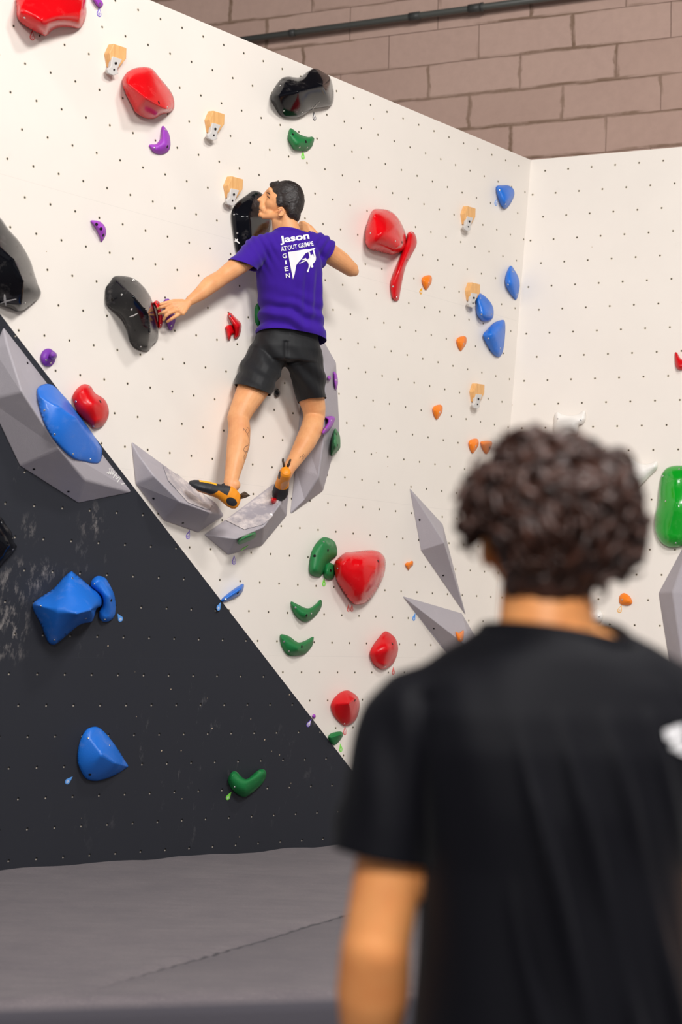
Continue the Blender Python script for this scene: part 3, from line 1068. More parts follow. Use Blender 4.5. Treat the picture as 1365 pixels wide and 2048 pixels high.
vol_r = volume('tall curved grey volume behind the climber\'s right leg', PW,
               [(579, 1031, 0), (647, 982, 0), (680, 862, 0), (673, 725, 0), (652, 688, 0), (622, 660, 0), (607, 740, 0), (598, 835, 0),
                (590, 930, 0), (610, 1000, .04), (638, 955, .13), (648, 880, .16), (653, 762, .14), (646, 705, .06)],
               [(0, 1, 10, 9), (1, 2, 11, 10), (2, 3, 12, 11), (3, 4, 13, 12), (4, 5, 13), (5, 6, 12, 13), (6, 7, 11, 12), (7, 8, 10, 11),
                (8, 0, 9, 10)])
vol_s1 = volume('upper grey spike-shaped volume standing nearly upright', PW,
                [(819, 975, 0), (842, 1101, 0), (933, 1233, 0), (886, 1048, 0), (889, 1086, .13)],
                [(0, 1, 4), (1, 2, 4), (2, 3, 4), (3, 0, 4)], bev=0.004)
vol_s2 = volume('lower grey spike-shaped volume with an orange foothold', PW,
                [(804, 1191, 0), (924, 1226, 0), (985, 1330, 0), (925, 1345, 0), (880, 1290, 0), (945, 1300, .15)],
                [(0, 1, 5), (1, 2, 5), (2, 3, 5), (3, 4, 0, 5)], bev=0.004)
vol_rr = volume('grey volume on the right wall at the edge of the picture', PR,
                [(1395, 1040, 0), (1317, 1186, 0), (1342, 1345, 0), (1430, 1420, 0), (1500, 1200, 0), (1345, 1184, .12), (1366, 1330, .13),
                 (1450, 1190, .13)],
                [(0, 1, 5), (1, 2, 6, 5), (2, 3, 6), (3, 4, 7, 6), (4, 0, 7), (0, 5, 7), (5, 6, 7)])


def pad(vol, px, name='smooth_panel'):
    """glossy dual-texture area inlaid on a volume"""
    bm = bmesh.new()
    xs = [p[0] for p in px]
    ys = [p[1] for p in px]
    poly = px

    def inside(x, y):
        c = False
        for i in range(len(poly)):
            x1, y1 = poly[i]
            x2, y2 = poly[i - 1]
            if (y1 > y) != (y2 > y) and x < (x2 - x1) * (y - y1) / (y2 - y1) + x1:
                c = not c
        return c
    # triangulate polygon finely, then drape
    vs = [bm.verts.new((x, y, 0)) for x, y in px]
    bm.faces.new(vs)
    st = 3.0
    a = math.floor(min(xs))
    while a < max(xs):
        g = bm.verts[:] + bm.edges[:] + bm.faces[:]
        bmesh.ops.bisect_plane(bm, geom=g, plane_co=(a, 0, 0), plane_no=(1, 0, 0))
        a += st
    a = math.floor(min(ys))
    while a < max(ys):
        g = bm.verts[:] + bm.edges[:] + bm.faces[:]
        bmesh.ops.bisect_plane(bm, geom=g, plane_co=(0, a, 0), plane_no=(0, 1, 0))
        a += st
    dead = []
    for v in bm.verts:
        s = surf_at_cached(vol, v.co.x, v.co.y)
        if s is None:
            dead.append(v)
        else:
            v.co = s[0] + s[1] * 0.0025
    bmesh.ops.delete(bm, geom=dead, context='VERTS')
    o = from_bm(name, bm, M_PAD, vol, False, frame=vol.matrix_world.copy())
    m = o.modifiers.new('solid', 'SOLIDIFY')
    m.thickness = 0.002
    m.offset = -1
    o['label'] = 'smooth shiny area whitened by chalk'
    return o


_cache = {}


def surf_at_cached(obj, x, y):
    if obj.name not in _cache:
        dg = bpy.context.evaluated_depsgraph_get()
        me = bpy.data.meshes.new_from_object(obj.evaluated_get(dg))
        bmx = bmesh.new()
        bmx.from_mesh(me)
        _cache[obj.name] = (BVHTree.FromBMesh(bmx), obj.matrix_world.inverted(), obj.matrix_world.copy())
        bmx.free()
        bpy.data.meshes.remove(me)
    bv, inv, mw = _cache[obj.name]
    h = bv.ray_cast(inv @ ORG, (inv.to_3x3() @ ray(x, y)).normalized())
    if h[0] is None:
        return None
    return mw @ h[0], (mw.to_3x3() @ h[1]).normalized()


for vv, pts_ in ((vol_d, ((55, 726), (68, 938), (137, 983))), (vol_l, ((307, 997), (362, 975), (366, 1046))), (vol_r, ((599, 954),)),
                 (vol_s1, ((840, 1040), (887, 1151))), (vol_s2, ((868, 1257),))):
    for x, y in pts_:
        add_bolt(vv, x, y, 0.006)
pad(vol_l, [(323, 925), (336, 962), (376, 1006), (410, 1019), (419, 1019), (424, 1010), (420, 1000), (376, 967)])
pad(vol_m, [(451, 1041), (489, 1060), (527, 1050), (543, 1034), (556, 1010), (560, 985), (553, 972), (536, 981), (470, 1030)])

# holds mounted on the volumes
bpy.context.view_layer.update()


def vol_hold(vol, x, y, *a, **kw):
    p, n = surf_at_cached(vol, x, y)
    pl = local_plane(p, n)
    return hold(*a[:2], pl, *a[2:], **kw)


vol_hold(vol_d, 130, 850, 'long blue hold mounted on the huge grey volume', 'climbing hold', Z6,
         [([(245, 1190), (280, 1155), (330, 1150), (380, 1180), (470, 1280), (560, 1400), (650, 1530), (678, 1590), (655, 1672), (560, 1665),
            (480, 1640), (390, 1560), (310, 1450), (260, 1310)],
           [(268, 1240, .03), (390, 1305, .08), (500, 1375, .10), (635, 1560, .05)], 'facet')], M_BLUE, GB,
         screws=[(293, 1324), (362, 1482), (483, 1612), (598, 1647)])
vol_hold(vol_r, 655, 758, 'tiny purple ball foothold on the tall curved volume', 'climbing hold', ZA,
         [([(518 + 21 * math.cos(a), 504 + 25 * math.sin(a)) for a in [q * math.pi / 4 for q in range(8)]], [(518, 504, .025)], 'round')],
         M_PURPLE, GP)
vol_hold(vol_r, 668, 765, 'slim purple hold on the outer side of the tall curved volume', 'climbing hold', ZA,
         [([(565, 440), (590, 450), (605, 490), (610, 560), (590, 630), (575, 600), (568, 520)], [(590, 480, .02), (592, 580, .02)])],
         M_PURPLE, GP, screws=[(590, 525)])
vol_hold(vol_r, 655, 855, 'purple crescent hold behind the climber\'s right knee', 'climbing hold', ZA,
         [([(480, 915), (530, 903), (570, 910), (578, 945), (550, 1010), (500, 1070), (450, 1100), (437, 1085), (445, 1050), (490, 990),
            (500, 950)], [(545, 930, .03), (520, 1000, .04), (460, 1080, .03)], 'round')], M_PURPLE, GP, screws=[(543, 950), (475, 1040)])
vol_hold(vol_r, 672, 880, 'green hold on the outer side of the tall curved volume', 'climbing hold', ZA,
         [([(580, 1035), (610, 1065), (635, 1120), (642, 1200), (640, 1250), (590, 1290), (540, 1320), (540, 1200), (555, 1100)],
           [(587, 1095, .03), (600, 1200, .05)])], M_GREEN, GG, bolts=[(605, 1212), (592, 1090)])
vol_hold(vol_m, 495, 1078, 'chalky green hold mounted on the chalked grey volume', 'climbing hold', ZF,
         [([(575, 1000), (590, 980), (650, 935), (730, 905), (770, 900), (775, 940), (740, 975), (650, 1015), (600, 1032), (580, 1020)],
           [(620, 985, .03), (740, 930, .03)], 'round')], plastic('chalky_green_resin', srgb(20, 120, 60), 0.5, 0, 0.8), GG)
vol_hold(vol_s2, 921, 1272, 'orange foothold mounted on the lower grey spike', 'climbing hold', Z8,
         [([(537, 1778), (560, 1785), (592, 1768), (595, 1800), (588, 1840), (570, 1852), (550, 1838)], [(568, 1810, .03)])], M_ORANGE, GO,
         screws=[(572, 1830)])
hold('tiny black bolt-on foothold between the climber\'s thighs', 'climbing hold', PW, Z5,
     [([(720, 545), (745, 522), (762, 550), (755, 575), (735, 587), (722, 570)], [(741, 555, .03)], 'round')], M_BLACK, GK,
     bolts=[(741, 553)])

# logo on the big grey volume, lettering drawn as strokes in an upside-down reading
LG = T(0, 420, 3.303)


def seg_text(vol, lines, w):
    bm = bmesh.new()
    for ln in lines:
        for a, b in zip(ln, ln[1:]):
            sa, sb = surf_at_cached(vol, *a), surf_at_cached(vol, *b)
            if sa is None or sb is None:
                continue
            n = sa[1]
            side = (sb[0] - sa[0]).cross(n).normalized() * w / 2
            q = [sa[0] + side, sb[0] + side, sb[0] - side, sa[0] - side]
            bm.faces.new([bm.verts.new(p + n * 0.002) for p in q])
    return from_bm('logo', bm, M_MARK, vol, False, frame=vol.matrix_world.copy())


def lg(pts):
    return [(p[0], p[1]) for p in LG(pts)]


LOGO = [lg([(822, 1808), (800, 1812), (797, 1800), (818, 1794), (812, 1782)]),           # S
        lg([(795, 1770), (772, 1800)]), lg([(803, 1782), (786, 1762)]),                 # T
        lg([(790, 1762), (762, 1780), (765, 1745)]), lg([(775, 1772), (767, 1757)]),       # A
        lg([(770, 1738), (745, 1770)]), lg([(742, 1742), (772, 1762)])]                 # X
for i in range(4):
    o_ = i * 11
    LOGO.append(lg([(752 - o_, 1705 + 0 * i), (757 - o_, 1728), (735 - o_, 1752 - i * 4)]))
seg_text(vol_d, LOGO, 0.004)

# ------------------------------------------------------------------ wooden holds
M_WOOD = None
k = NT('pale_varnished_wood')
co = k.obj()
mp = k.n('ShaderNodeMapping')
mp.inputs['Scale'].default_value = (60, 6, 60)
k.l(co, mp.inputs[0])
n = k.noise(mp.outputs[0], 1.5, 4, 0.6)
k.set(Base_Color=k.mix(k.rng(n, 0.3, 0.7), srgb(236, 186, 124), srgb(218, 160, 96)), Roughness=0.5)
M_WOOD = k.m
M_INS = plastic('chalk_white_insert', srgb(206, 202, 198), 0.5, 0.0, 0.1)


def prism(name, pl, px, h0, h1, mat, parent, fr, grow=1.0):
    bm = bmesh.new()
    top = [pl.hit(x, y, h1) for x, y in px]
    c = sum(top, V((0, 0, 0))) / len(top)
    bot = [c + (p - c) * grow - pl.n * (h1 - h0) for p in top]
    a = [bm.verts.new(p) for p in top]
    b = [bm.verts.new(p) for p in bot]
    bm.faces.new(a)
    bm.faces.new(b[::-1])
    for i in range(len(a)):
        j = (i + 1) % len(a)
        bm.faces.new((a[i], b[i], b[j], a[j]))
    o = from_bm(name, bm, mat, parent, False, frame=fr)
    bevel(o, 0.004, 2, 0.4)
    return o


wx, wy = 231, 120
wr0 = bpy.data.objects.new('wooden_hold', None)
COL.objects.link(wr0)
wr0.matrix_world = PW.matrix(PW.hit(wx, wy))
bpy.context.view_layer.update()
fr = wr0.matrix_world.copy()
wf = [(p[0], p[1]) for p in Z1([(622, 238), (693, 262), (690, 322), (650, 370), (612, 358), (599, 288)])]
ins = [(p[0], p[1]) for p in Z1([(614, 306), (670, 323), (648, 368), (642, 382), (650, 403), (622, 414), (592, 400), (586, 378), (606, 362), (610, 330)])]
prism('wood_block', PW, wf, 0.0, 0.036, M_WOOD, wr0, fr, 1.06)
insert = prism('white_insert', PW, ins, 0.018, 0.042, M_INS, wr0, fr, 0.85)
for x, y in Z1([(634, 345), (625, 380)]):
    pt = PW.hit(x, y, 0.0465)
    bm = bmesh.new()
    tube_bm(bm, [pt - PW.n * 0.004, pt + PW.n * 0.001], 0.006 if y < 130 else 0.004, 10)
    from_bm('bolt', bm, M_SOCKET, wr0, True, frame=fr)
WG = 'pale wooden holds with white inserts'
wlabels = ['wooden hold with white insert at top left, near the big red hold',
           'wooden hold with white insert below and right of the red oval hold',
           'wooden hold with white insert beside the tall black hold by the climber\'s head',
           'wooden hold with white insert near the top right, below the wall\'s rim',
           'wooden hold with white insert touching the blue oval hold',
           'lowest wooden hold with white insert, above the orange pair']
spots = [(231, 120), (429, 251), (466, 381), (935, 436), (944, 588), (953, 789)]
for i, (x, y) in enumerate(spots):
    if i == 0:
        o = wr0
    else:
        o = wr0.copy()
        COL.objects.link(o)
        for ch in wr0.children:
            c = ch.copy()
            COL.objects.link(c)
            c.parent = o
        o.matrix_world = PW.matrix(PW.hit(x, y))
    tag(o, wlabels[i], 'climbing hold', WG)

# ------------------------------------------------------------------ drop-shaped route tags
def tear(bm, s, z0, z1):
    pts = []
    for q in range(17):
        a = -math.pi * 0.66 + 2 * math.pi * 0.66 * q / 16
        pts.append((math.sin(a) * 0.0135 * s, -math.cos(a) * 0.0135 * s))
    pts.append((0, 0.034 * s))
    a = [bm.verts.new((x, y, z1)) for x, y in pts]
    b = [bm.verts.new((x, y, z0)) for x, y in pts]
    bm.faces.new(a)
    bm.faces.new(b[::-1])
    for i in range(len(a)):
        j = (i + 1) % len(a)
        bm.faces.new((a[i], b[i], b[j], a[j]))


def spiral(bm, z):
    prev = None
    for q in range(22):
        a = q * 0.55
        r = 0.0012 + 0.0062 * q / 21
        c = V((math.cos(a) * r, math.sin(a) * r, z))
        s = V((math.cos(a), math.sin(a), 0)) * 0.0009
        cur = (bm.verts.new(c - s), bm.verts.new(c + s))
        if prev:
            bm.faces.new((prev[0], cur[0], cur[1], prev[1]))
        prev = cur


M_TAGW = simple('tag_white', srgb(238, 232, 230), 0.5)
tagm = {'red': srgb(214, 60, 56), 'pink': srgb(232, 120, 112), 'purple': srgb(118, 88, 200), 'green': srgb(128, 222, 78), 'blue': srgb(96, 160, 232),
        'yellow': srgb(240, 176, 40), 'black': srgb(40, 40, 44)}
tagm = {c: simple('tag_' + c, v, 0.45) for c, v in tagm.items()}
tag_meshes = {}


def route_tag(x, y, color, label, pl=PW, ang=0.0, fill=None, s=1.0):
    key = (color, fill, s)
    if key not in tag_meshes:
        bms = []
        for kind in ('body', 'face', 'spiral'):
            bm = bmesh.new()
            if kind == 'body':
                tear(bm, s, 0, 0.0015)
                m = tagm[color]
            elif kind == 'face':
                tear(bm, 0.72 * s, 0.001, 0.0021)
                m = M_TAGW if fill is None else tagm[fill]
            else:
                spiral(bm, 0.0026)
                m = tagm[color] if fill is None else M_TAGW
            bmesh.ops.recalc_face_normals(bm, faces=bm.faces)
            me = bpy.data.meshes.new('tag_' + kind)
            bm.to_mesh(me)
            bm.free()
            me.materials.append(m)
            bms.append(me)
        tag_meshes[key] = bms
    r = bpy.data.objects.new('route_tag', None)
    COL.objects.link(r)
    r.matrix_world = pl.matrix(pl.hit(x, y)) @ Matrix.Rotation(ang, 4, 'Z')
    for me, nm in zip(tag_meshes[key], ('tag_plate', 'tag_face', 'spiral_mark')):
        c = bpy.data.objects.new(nm, me)
        COL.objects.link(c)
        c.parent = r
    tag(r, label, 'route tag', 'drop-shaped route tags')


for x, y, c, lab, kw in [
    (64, 75, 'red', 'red drop-shaped tag under the big red hold at the top edge', {}),
    (198, 28, 'purple', 'purple drop-shaped tag under the thin purple hold at the top', {}),
    (606, 314, 'green', 'lime drop-shaped tag under the small green hold near the top', dict(fill='green')),
    (376, 1073, 'purple', 'purple drop-shaped tag under the volume of the climber\'s left shoe', dict(ang=-0.3)),
    (468, 1124, 'purple', 'purple drop-shaped tag under the chalked grey volume', {}),
    (648, 1168, 'green', 'lime drop-shaped tag under the small dark green hold', dict(fill='green')),
    (437, 1216, 'blue', 'pale blue drop-shaped tag by the thin blue wedge hold', dict(ang=-0.5, fill='blue')),
    (697, 1219, 'pink', 'left of the twin pink drop tags under the heart-shaped hold', dict(fill='pink', s=.9)),
    (704, 1219, 'pink', 'right of the twin pink drop tags under the heart-shaped hold', dict(fill='pink', s=.9)),
    (787, 1345, 'pink', 'pink drop-shaped tag beside the red teardrop hold', dict(fill='pink')),
    (690, 1465, 'red', 'red drop-shaped tag under the lowest red hold', {}),
    (682, 1499, 'green', 'lime drop-shaped tag under the small green wedge hold', dict(fill='green', ang=0.2)),
    (828, 1237, 'blue', 'pale blue drop-shaped tag by the lower grey spike', dict(fill='blue', ang=-0.4)),
    (842, 584, 'yellow', 'yellow drop-shaped tag beside the highest orange foothold', dict(fill='yellow', ang=-0.4)),
    (992, 407, 'blue', 'blue drop-shaped tag by the shield-shaped blue hold', dict(ang=-0.4)),
]:
    route_tag(x, y, c, lab, PW, **kw)
for x, y, c, lab, kw in [
    (617, 1449, 'purple', 'purple drop-shaped tag on the dark panel by its diagonal edge', dict(ang=-0.5)),
    (241, 1238, 'blue', 'pale blue drop-shaped tag right of the small curved blue hold', dict(ang=0.7, fill='blue')),
    (135, 1563, 'blue', 'pale blue drop-shaped tag left of the half-moon blue hold', dict(ang=-0.8, fill='blue')),
    (456, 1595, 'green', 'lime drop-shaped tag under the green U-shaped hold', dict(ang=-0.5, fill='green')),
]:
    route_tag(x, y, c, lab, PD, **kw)
route_tag(1240, 1221, 'yellow', 'yellow drop-shaped tag under the orange hold on the right wall', PR, ang=-0.3)
route_tag(1322, 1322, 'red', 'red drop-shaped tag on the right wall left of the grey volume', PR, ang=1.3)
p_, n_ = surf_at_cached(vol_m, 486, 1097)
route_tag(486, 1098, 'green', 'lime drop-shaped tag stuck on the chalked grey volume', local_plane(p_, n_), ang=-0.25, fill='green')
route_tag(629, 236, 'black', 'black and white drop-shaped tag under the topmost black hold', PW, ang=0.2)


# ------------------------------------------------------------------ bodies: smooth union of tapered limbs
class Blob:
    def __init__(s):
        s.bm = bmesh.new()

    def cap(s, p0, r0, p1, r1, seg=20):
        """tapered limb with round ends; r may be (wide, deep, axis)"""
        d = p1 - p0
        L = d.length
        d = d / max(L, 1e-6)
        a = d.cross(V((0, 0, 1)))
        if a.length < 0.05:
            a = d.cross(V((1, 0, 0)))
        a.normalize()
        b = d.cross(a)
        rings = []
        for k in range(1, 6):
            t = math.pi / 2 * k / 5
            rings.append((p0 - d * r0 * math.cos(t), r0 * math.sin(t)))
        for k in range(5, 0, -1):
            t = math.pi / 2 * k / 5
            rings.append((p1 + d * r1 * math.cos(t), r1 * math.sin(t)))
        vs = [[s.bm.verts.new(c + (a * math.cos(q * 2 * math.pi / seg) + b * math.sin(q * 2 * math.pi / seg)) * r) for q in range(seg)]
              for c, r in rings]
        for A, B in zip(vs, vs[1:]):
            for q in range(seg):
                s.bm.faces.new((A[q], A[(q + 1) % seg], B[(q + 1) % seg], B[q]))
        s.bm.faces.new(vs[0][::-1])
        s.bm.faces.new(vs[-1])

    def chain(s, pts):
        for (p0, r0), (p1, r1) in zip(pts, pts[1:]):
            s.cap(p0, r0, p1, r1)

    def ell(s, c, ax, ay, az):
        g = bmesh.ops.create_icosphere(s.bm, subdivisions=3, radius=1.0)
        m = Matrix(((ax.x, ay.x, az.x, c.x), (ax.y, ay.y, az.y, c.y), (ax.z, ay.z, az.z, c.z), (0, 0, 0, 1)))
        bmesh.ops.transform(s.bm, matrix=m, verts=g['verts'])

    def loft(s, secs, seg=40, p=2.3):
        """secs: (center, a-vector, f-vector) superellipse rings"""
        rings = []
        for c, a, f in secs:
            rg = []
            for q in range(seg):
                t = 2 * math.pi * q / seg
                ct, st = math.cos(t), math.sin(t)
                rg.append(s.bm.verts.new(c + a * math.copysign(abs(ct) ** (2 / p), ct) + f * math.copysign(abs(st) ** (2 / p), st)))
            rings.append(rg)
        for A, B in zip(rings, rings[1:]):
            for q in range(seg):
                s.bm.faces.new((A[q], A[(q + 1) % seg], B[(q + 1) % seg], B[q]))
        s.bm.faces.new(rings[0][::-1])
        s.bm.faces.new(rings[-1])

    def build(s, name, voxel, smooth=6, factor=0.5):
        bmesh.ops.recalc_face_normals(s.bm, faces=s.bm.faces)
        me = bpy.data.meshes.new(name)
        s.bm.to_mesh(me)
        s.bm.free()
        tmp = bpy.data.objects.new('tmp', me)
        COL.objects.link(tmp)
        m = tmp.modifiers.new('r', 'REMESH')
        m.mode = 'VOXEL'
        m.voxel_size = voxel
        m.adaptivity = 0
        if smooth:
            m = tmp.modifiers.new('s', 'SMOOTH')
            m.factor = factor
            m.iterations = smooth
        dg = bpy.context.evaluated_depsgraph_get()
        out = bpy.data.meshes.new_from_object(tmp.evaluated_get(dg))
        bpy.data.objects.remove(tmp)
        bpy.data.meshes.remove(me)
        bmo = bmesh.new()
        bmo.from_mesh(out)
        bpy.data.meshes.remove(out)
        return bmo


def cut(bm, co, no):
    """remove everything on the side the normal points to"""
    bmesh.ops.bisect_plane(bm, geom=bm.verts[:] + bm.edges[:] + bm.faces[:], plane_co=co, plane_no=no, clear_outer=True)


def cut_near(bm, co, no, rad, reach=.16, lim=None):
    """open a tube end: cut inside a cylinder of radius rad round the axis co + no*t"""
    def lat(p):
        q = p - co
        t = q.dot(no)
        return (q - no * t).length, t
    g = set()
    for f in bm.faces:
        r, t = lat(f.calc_center_median())
        if r < rad and abs(t) < reach and (lim is None or f.calc_center_median().dot(lim[0]) < lim[1]):
            g.add(f)
            g.update(f.edges)
            g.update(f.verts)
    bmesh.ops.bisect_plane(bm, geom=list(g), plane_co=co, plane_no=no)
    dead = []
    for f in bm.faces:
        r, t = lat(f.calc_center_median())
        if r < rad and 0 < t < reach and (lim is None or f.calc_center_median().dot(lim[0]) < lim[1]):
            dead.append(f)
    bmesh.ops.delete(bm, geom=dead, context='FACES')
    # keep the biggest island only
    bm.verts.ensure_lookup_table()
    seen = set()
    isl = []
    for v in bm.verts:
        if v in seen:
            continue
        st = [v]
        seen.add(v)
        comp = []
        while st:
            x = st.pop()
            comp.append(x)
            for e in x.link_edges:
                y = e.other_vert(x)
                if y not in seen:
                    seen.add(y)
                    st.append(y)
        isl.append(comp)
    isl.sort(key=len, reverse=True)
    dv = [v for c in isl[1:] for v in c]
    bmesh.ops.delete(bm, geom=dv, context='VERTS')


def tuck(bm, cloths):
    """keep the body inside the clothes"""
    bm.normal_update()
    bvs = [BVHTree.FromBMesh(c) for c in cloths]
    for bv in bvs:
        for v in bm.verts:
            n = v.normal
            h = bv.ray_cast(v.co + n * .006, -n, .035)
            if h[0] is not None and h[1].dot(n) > .15:
                v.co = h[0] - n * .004
    for _ in range(1):
        pass


def displace(bm, fn):
    bm.normal_update()
    for v in bm.verts:
        v.co += v.normal * fn(v.co)


def rim(cloth_bm, near, reach, r, name, mat, parent, frame):
    """ribbed band sewn round an opening of a garment"""
    be = [e for e in cloth_bm.edges if e.is_boundary and (e.verts[0].co - near).length < reach]
    if not be:
        return
    adj = {}
    for e in be:
        a, c = e.verts
        adj.setdefault(a, []).append(c)
        adj.setdefault(c, []).append(a)
    best = []
    seen = set()
    for v in adj:
        if v in seen:
            continue
        loop = [v]
        seen.add(v)
        cur = v
        while True:
            nx = [w for w in adj[cur] if w not in seen]
            if not nx:
                break
            cur = nx[0]
            seen.add(cur)
            loop.append(cur)
        if len(loop) > len(best):
            best = loop
    P = [v.co.copy() for v in best][::2]
    for _ in range(14):
        n = len(P)
        P = [(P[i - 1] + P[i] * 2 + P[(i + 1) % n]) / 4 for i in range(n)]
    n = len(P)
    c = sum(P, V((0, 0, 0))) / n
    bm = bmesh.new()
    rings = []
    for i in range(n):
        d = (P[(i + 1) % n] - P[i - 1]).normalized()
        a = (P[i] - c)
        a = (a - d * a.dot(d)).normalized()
        up = d.cross(a)
        rings.append([bm.verts.new(P[i] + a * math.cos(q * math.pi / 4) * r * .55 + up * math.sin(q * math.pi / 4) * r) for q in range(8)])
    for i in range(n):
        A, B = rings[i], rings[(i + 1) % n]
        for q in range(8):
            bm.faces.new((A[q], A[(q + 1) % 8], B[(q + 1) % 8], B[q]))
    return from_bm(name, bm, mat, parent, True, frame=frame)


def thicken(o, t=0.003):
    m = o.modifiers.new('cloth', 'SOLIDIFY')
    m.thickness = t
    m.offset = 1


def skin_mat(name, col, red):
    k = NT(name)
    co = k.obj()
    n = k.noise(co, 9, 4, 0.6)
    n2 = k.noise(co, 160, 3, 0.6)
    k.set(Base_Color=k.mix(k.rng(n, 0.3, 0.72), col, red), Roughness=0.48, Subsurface_Weight=0.06, Specular_IOR_Level=0.4)
    k.b.inputs['Subsurface Radius'].default_value = (0.02, 0.008, 0.004)
    k.bump(n2, 0.08, 0.002)
    return k.m


def cloth_mat(name, col, rough=0.9, fine=500, spec=0.2, sheen=0.1, streak=None):
    k = NT(name)
    co = k.obj()
    c = col
    if streak:
        n = k.noise(co, 30, 4, 0.7)
        m2 = k.noise(co, 5, 3, 0.6)
        c = k.mix(k.math('MULTIPLY', k.rng(n, .6, .8), k.rng(m2, .55, .7, 0, .5)), col, streak)
    k.set(Base_Color=c, Roughness=rough, Specular_IOR_Level=spec, Sheen_Weight=sheen)
    k.bump(k.noise(co, fine, 2, 0.6), 0.15, 0.001)
    return k.m


def hair_mat(name, dark, light, sc=(60, 60, 8)):
    k = NT(name)
    mp = k.n('ShaderNodeMapping')
    mp.inputs['Scale'].default_value = sc
    k.l(k.obj(), mp.inputs[0])
    n = k.noise(mp.outputs[0], 3, 4, 0.6)
    k.set(Base_Color=k.mix(k.rng(n, 0.35, 0.75), dark, light), Roughness=0.42, Specular_IOR_Level=0.5)
    k.bump(n, 0.6, 0.004)
    return k.m


M_SKIN = skin_mat('climber_skin', srgb(232, 172, 120), srgb(216, 146, 96))
M_INK = simple('tattoo_ink', srgb(96, 74, 68), 0.6)
M_HAIR = hair_mat('short_dark_hair', srgb(16, 13, 14), srgb(50, 38, 35), (22, 120, 80))
M_SHIRT = cloth_mat('purple_cotton', srgb(58, 22, 146), 0.85)
M_SHORTS = cloth_mat('black_shorts_fabric', srgb(20, 21, 24), 0.62, 400, 0.35, 0.05, srgb(110, 110, 112))
M_PRINT = simple('white_shirt_print', srgb(240, 238, 240), 0.7)

# ------------------------------------------------------------------ the climber
HY = 8.66


def hp(x, y, d=0.0):
    return at(x, y, HY + d)


climber = bpy.data.objects.new('person', None)
COL.objects.link(climber)
climber.location = at(575, 690, 8.84)
bpy.context.view_layer.update()
tag(climber, 'climber in purple shirt and black shorts clinging to the cream wall, arms spread, looking left', 'person')
CF = climber.matrix_world.copy()
AX = V((0.927, 0.375, 0.0))     # along the shoulders, towards his right
FX = V((-0.375, 0.927, 0.0))    # towards the wall
UZ = V((0, 0, 1))

b = Blob()
X, Yv, Z = V((1, 0, 0)), V((0, 1, 0)), V((0, 0, 1))
# head
b.ell(hp(574, 401), X * .079, Yv * .074, Z * .086)
b.ell(hp(556, 404), X * .060, Yv * .062, Z * .076)
b.ell(hp(541, 384), X * .018, Yv * .046, Z * .022)
b.ell(hp(546, 411), X * .042, Yv * .055, Z * .040)
for sd in (-1, 1):
    b.cap(hp(561, 431, sd * .044), .022, hp(528, 433, sd * .012), .014)
b.ell(hp(540, 428), X * .036, Yv * .040, Z * .026)
b.ell(hp(522, 430), X * .0145, Yv * .018, Z * .0135)
b.ell(hp(527, 418), X * .020, Yv * .028, Z * .026)
b.ell(hp(520.5, 415), X * .0065, Yv * .018, Z * .0060)
b.ell(hp(520.5, 422.5), X * .0065, Yv * .016, Z * .0060)
b.cap(hp(537, 383), .013, hp(524, 398), .011)
b.cap(hp(538, 393), .016, hp(530, 402), .016)
b.cap(hp(533, 389), .0085, hp(517.5, 400), .0082)
b.cap(hp(526, 404), .016, hp(526, 415), .016)
b.ell(hp(522.5, 411), X * .009, Yv * .016, Z * .016)
b.ell(hp(522, 402), X * .011, Yv * .0145, Z * .0085)
# ear towards the camera, and the other one
for sd in (-1, 1):
    e = hp(562, 424, sd * .070)
    for q in range(9):
        t = -2.2 + q * 0.52
        t2 = t + 0.52
        b.cap(e + X * math.cos(t) * .0165 * (1) + Z * math.sin(t) * .0215 + Yv * sd * .007, .0048,
              e + X * math.cos(t2) * .0165 + Z * math.sin(t2) * .0215 + Yv * sd * .007, .0048, 8)
    b.ell(e, X * .013, Yv * .010, Z * .020)
b.ell(hp(571, 436, 0), X * .052, Yv * .050, Z * .05)
b.cap(hp(571, 437, .0), .052, at(583, 476, 8.67), .058)
b.cap(hp(556, 443, -.02), .03, at(560, 472, 8.68), .035)
# torso
SL, SR = at(516, 500, 8.63), at(641, 494, 8.765)
b.chain([(at(583, 482, 8.67), .044), (at(548, 490, 8.64), .044), (SL, .055)])
b.chain([(at(583, 482, 8.67), .044), (at(615, 488, 8.71), .044), (SR, .052)])
b.loft([(at(578, y, Yy), AX * ra, FX * rf) for y, Yy, ra, rf in
        ((482, 8.69, .10, .06), (505, 8.70, .150, .090), (540, 8.73, .158, .105), (580, 8.76, .150, .105), (620, 8.79, .138, .10),
         (655, 8.82, .145, .105), (690, 8.85, .160, .115), (715, 8.87, .15, .11))])
b.ell(at(545, 702, 8.81), AX * .085, FX * .10, Z * .09)
b.ell(at(603, 704, 8.86), AX * .085, FX * .10, Z * .09)
# legs
HL, HR = at(541, 712, 8.84), at(603, 712, 8.89)
KL, KR = at(477, 836, 8.63), at(629, 832, 9.02)
AL, AR = at(461, 968, 8.455), at(579, 936, 8.775)
b.chain([(HL, .092), (at(513, 765, 8.74), .086), (at(486, 815, 8.65), .062), (KL, .056)])
b.chain([(KL, .054), (at(479, 860, 8.605), .0555), (at(477, 888, 8.57), .0575), (at(472, 915, 8.53), .050), (at(466, 945, 8.49), .039), (AL, .034)])
b.ell(AL + X * .012 + Z * -.004, X * .038, Yv * .030, Z * .032)
b.chain([(AL, .034), (at(459, 990, 8.45), .034), (at(400, 975, 8.36), .022)])
b.chain([(HR, .092), (at(617, 770, 8.96), .080), (at(628, 815, 9.0), .062), (KR, .058)])
b.chain([(KR, .055), (at(624, 858, 8.955), .058), (at(611, 885, 8.90), .054), (at(593, 915, 8.835), .040), (AR, .032)])
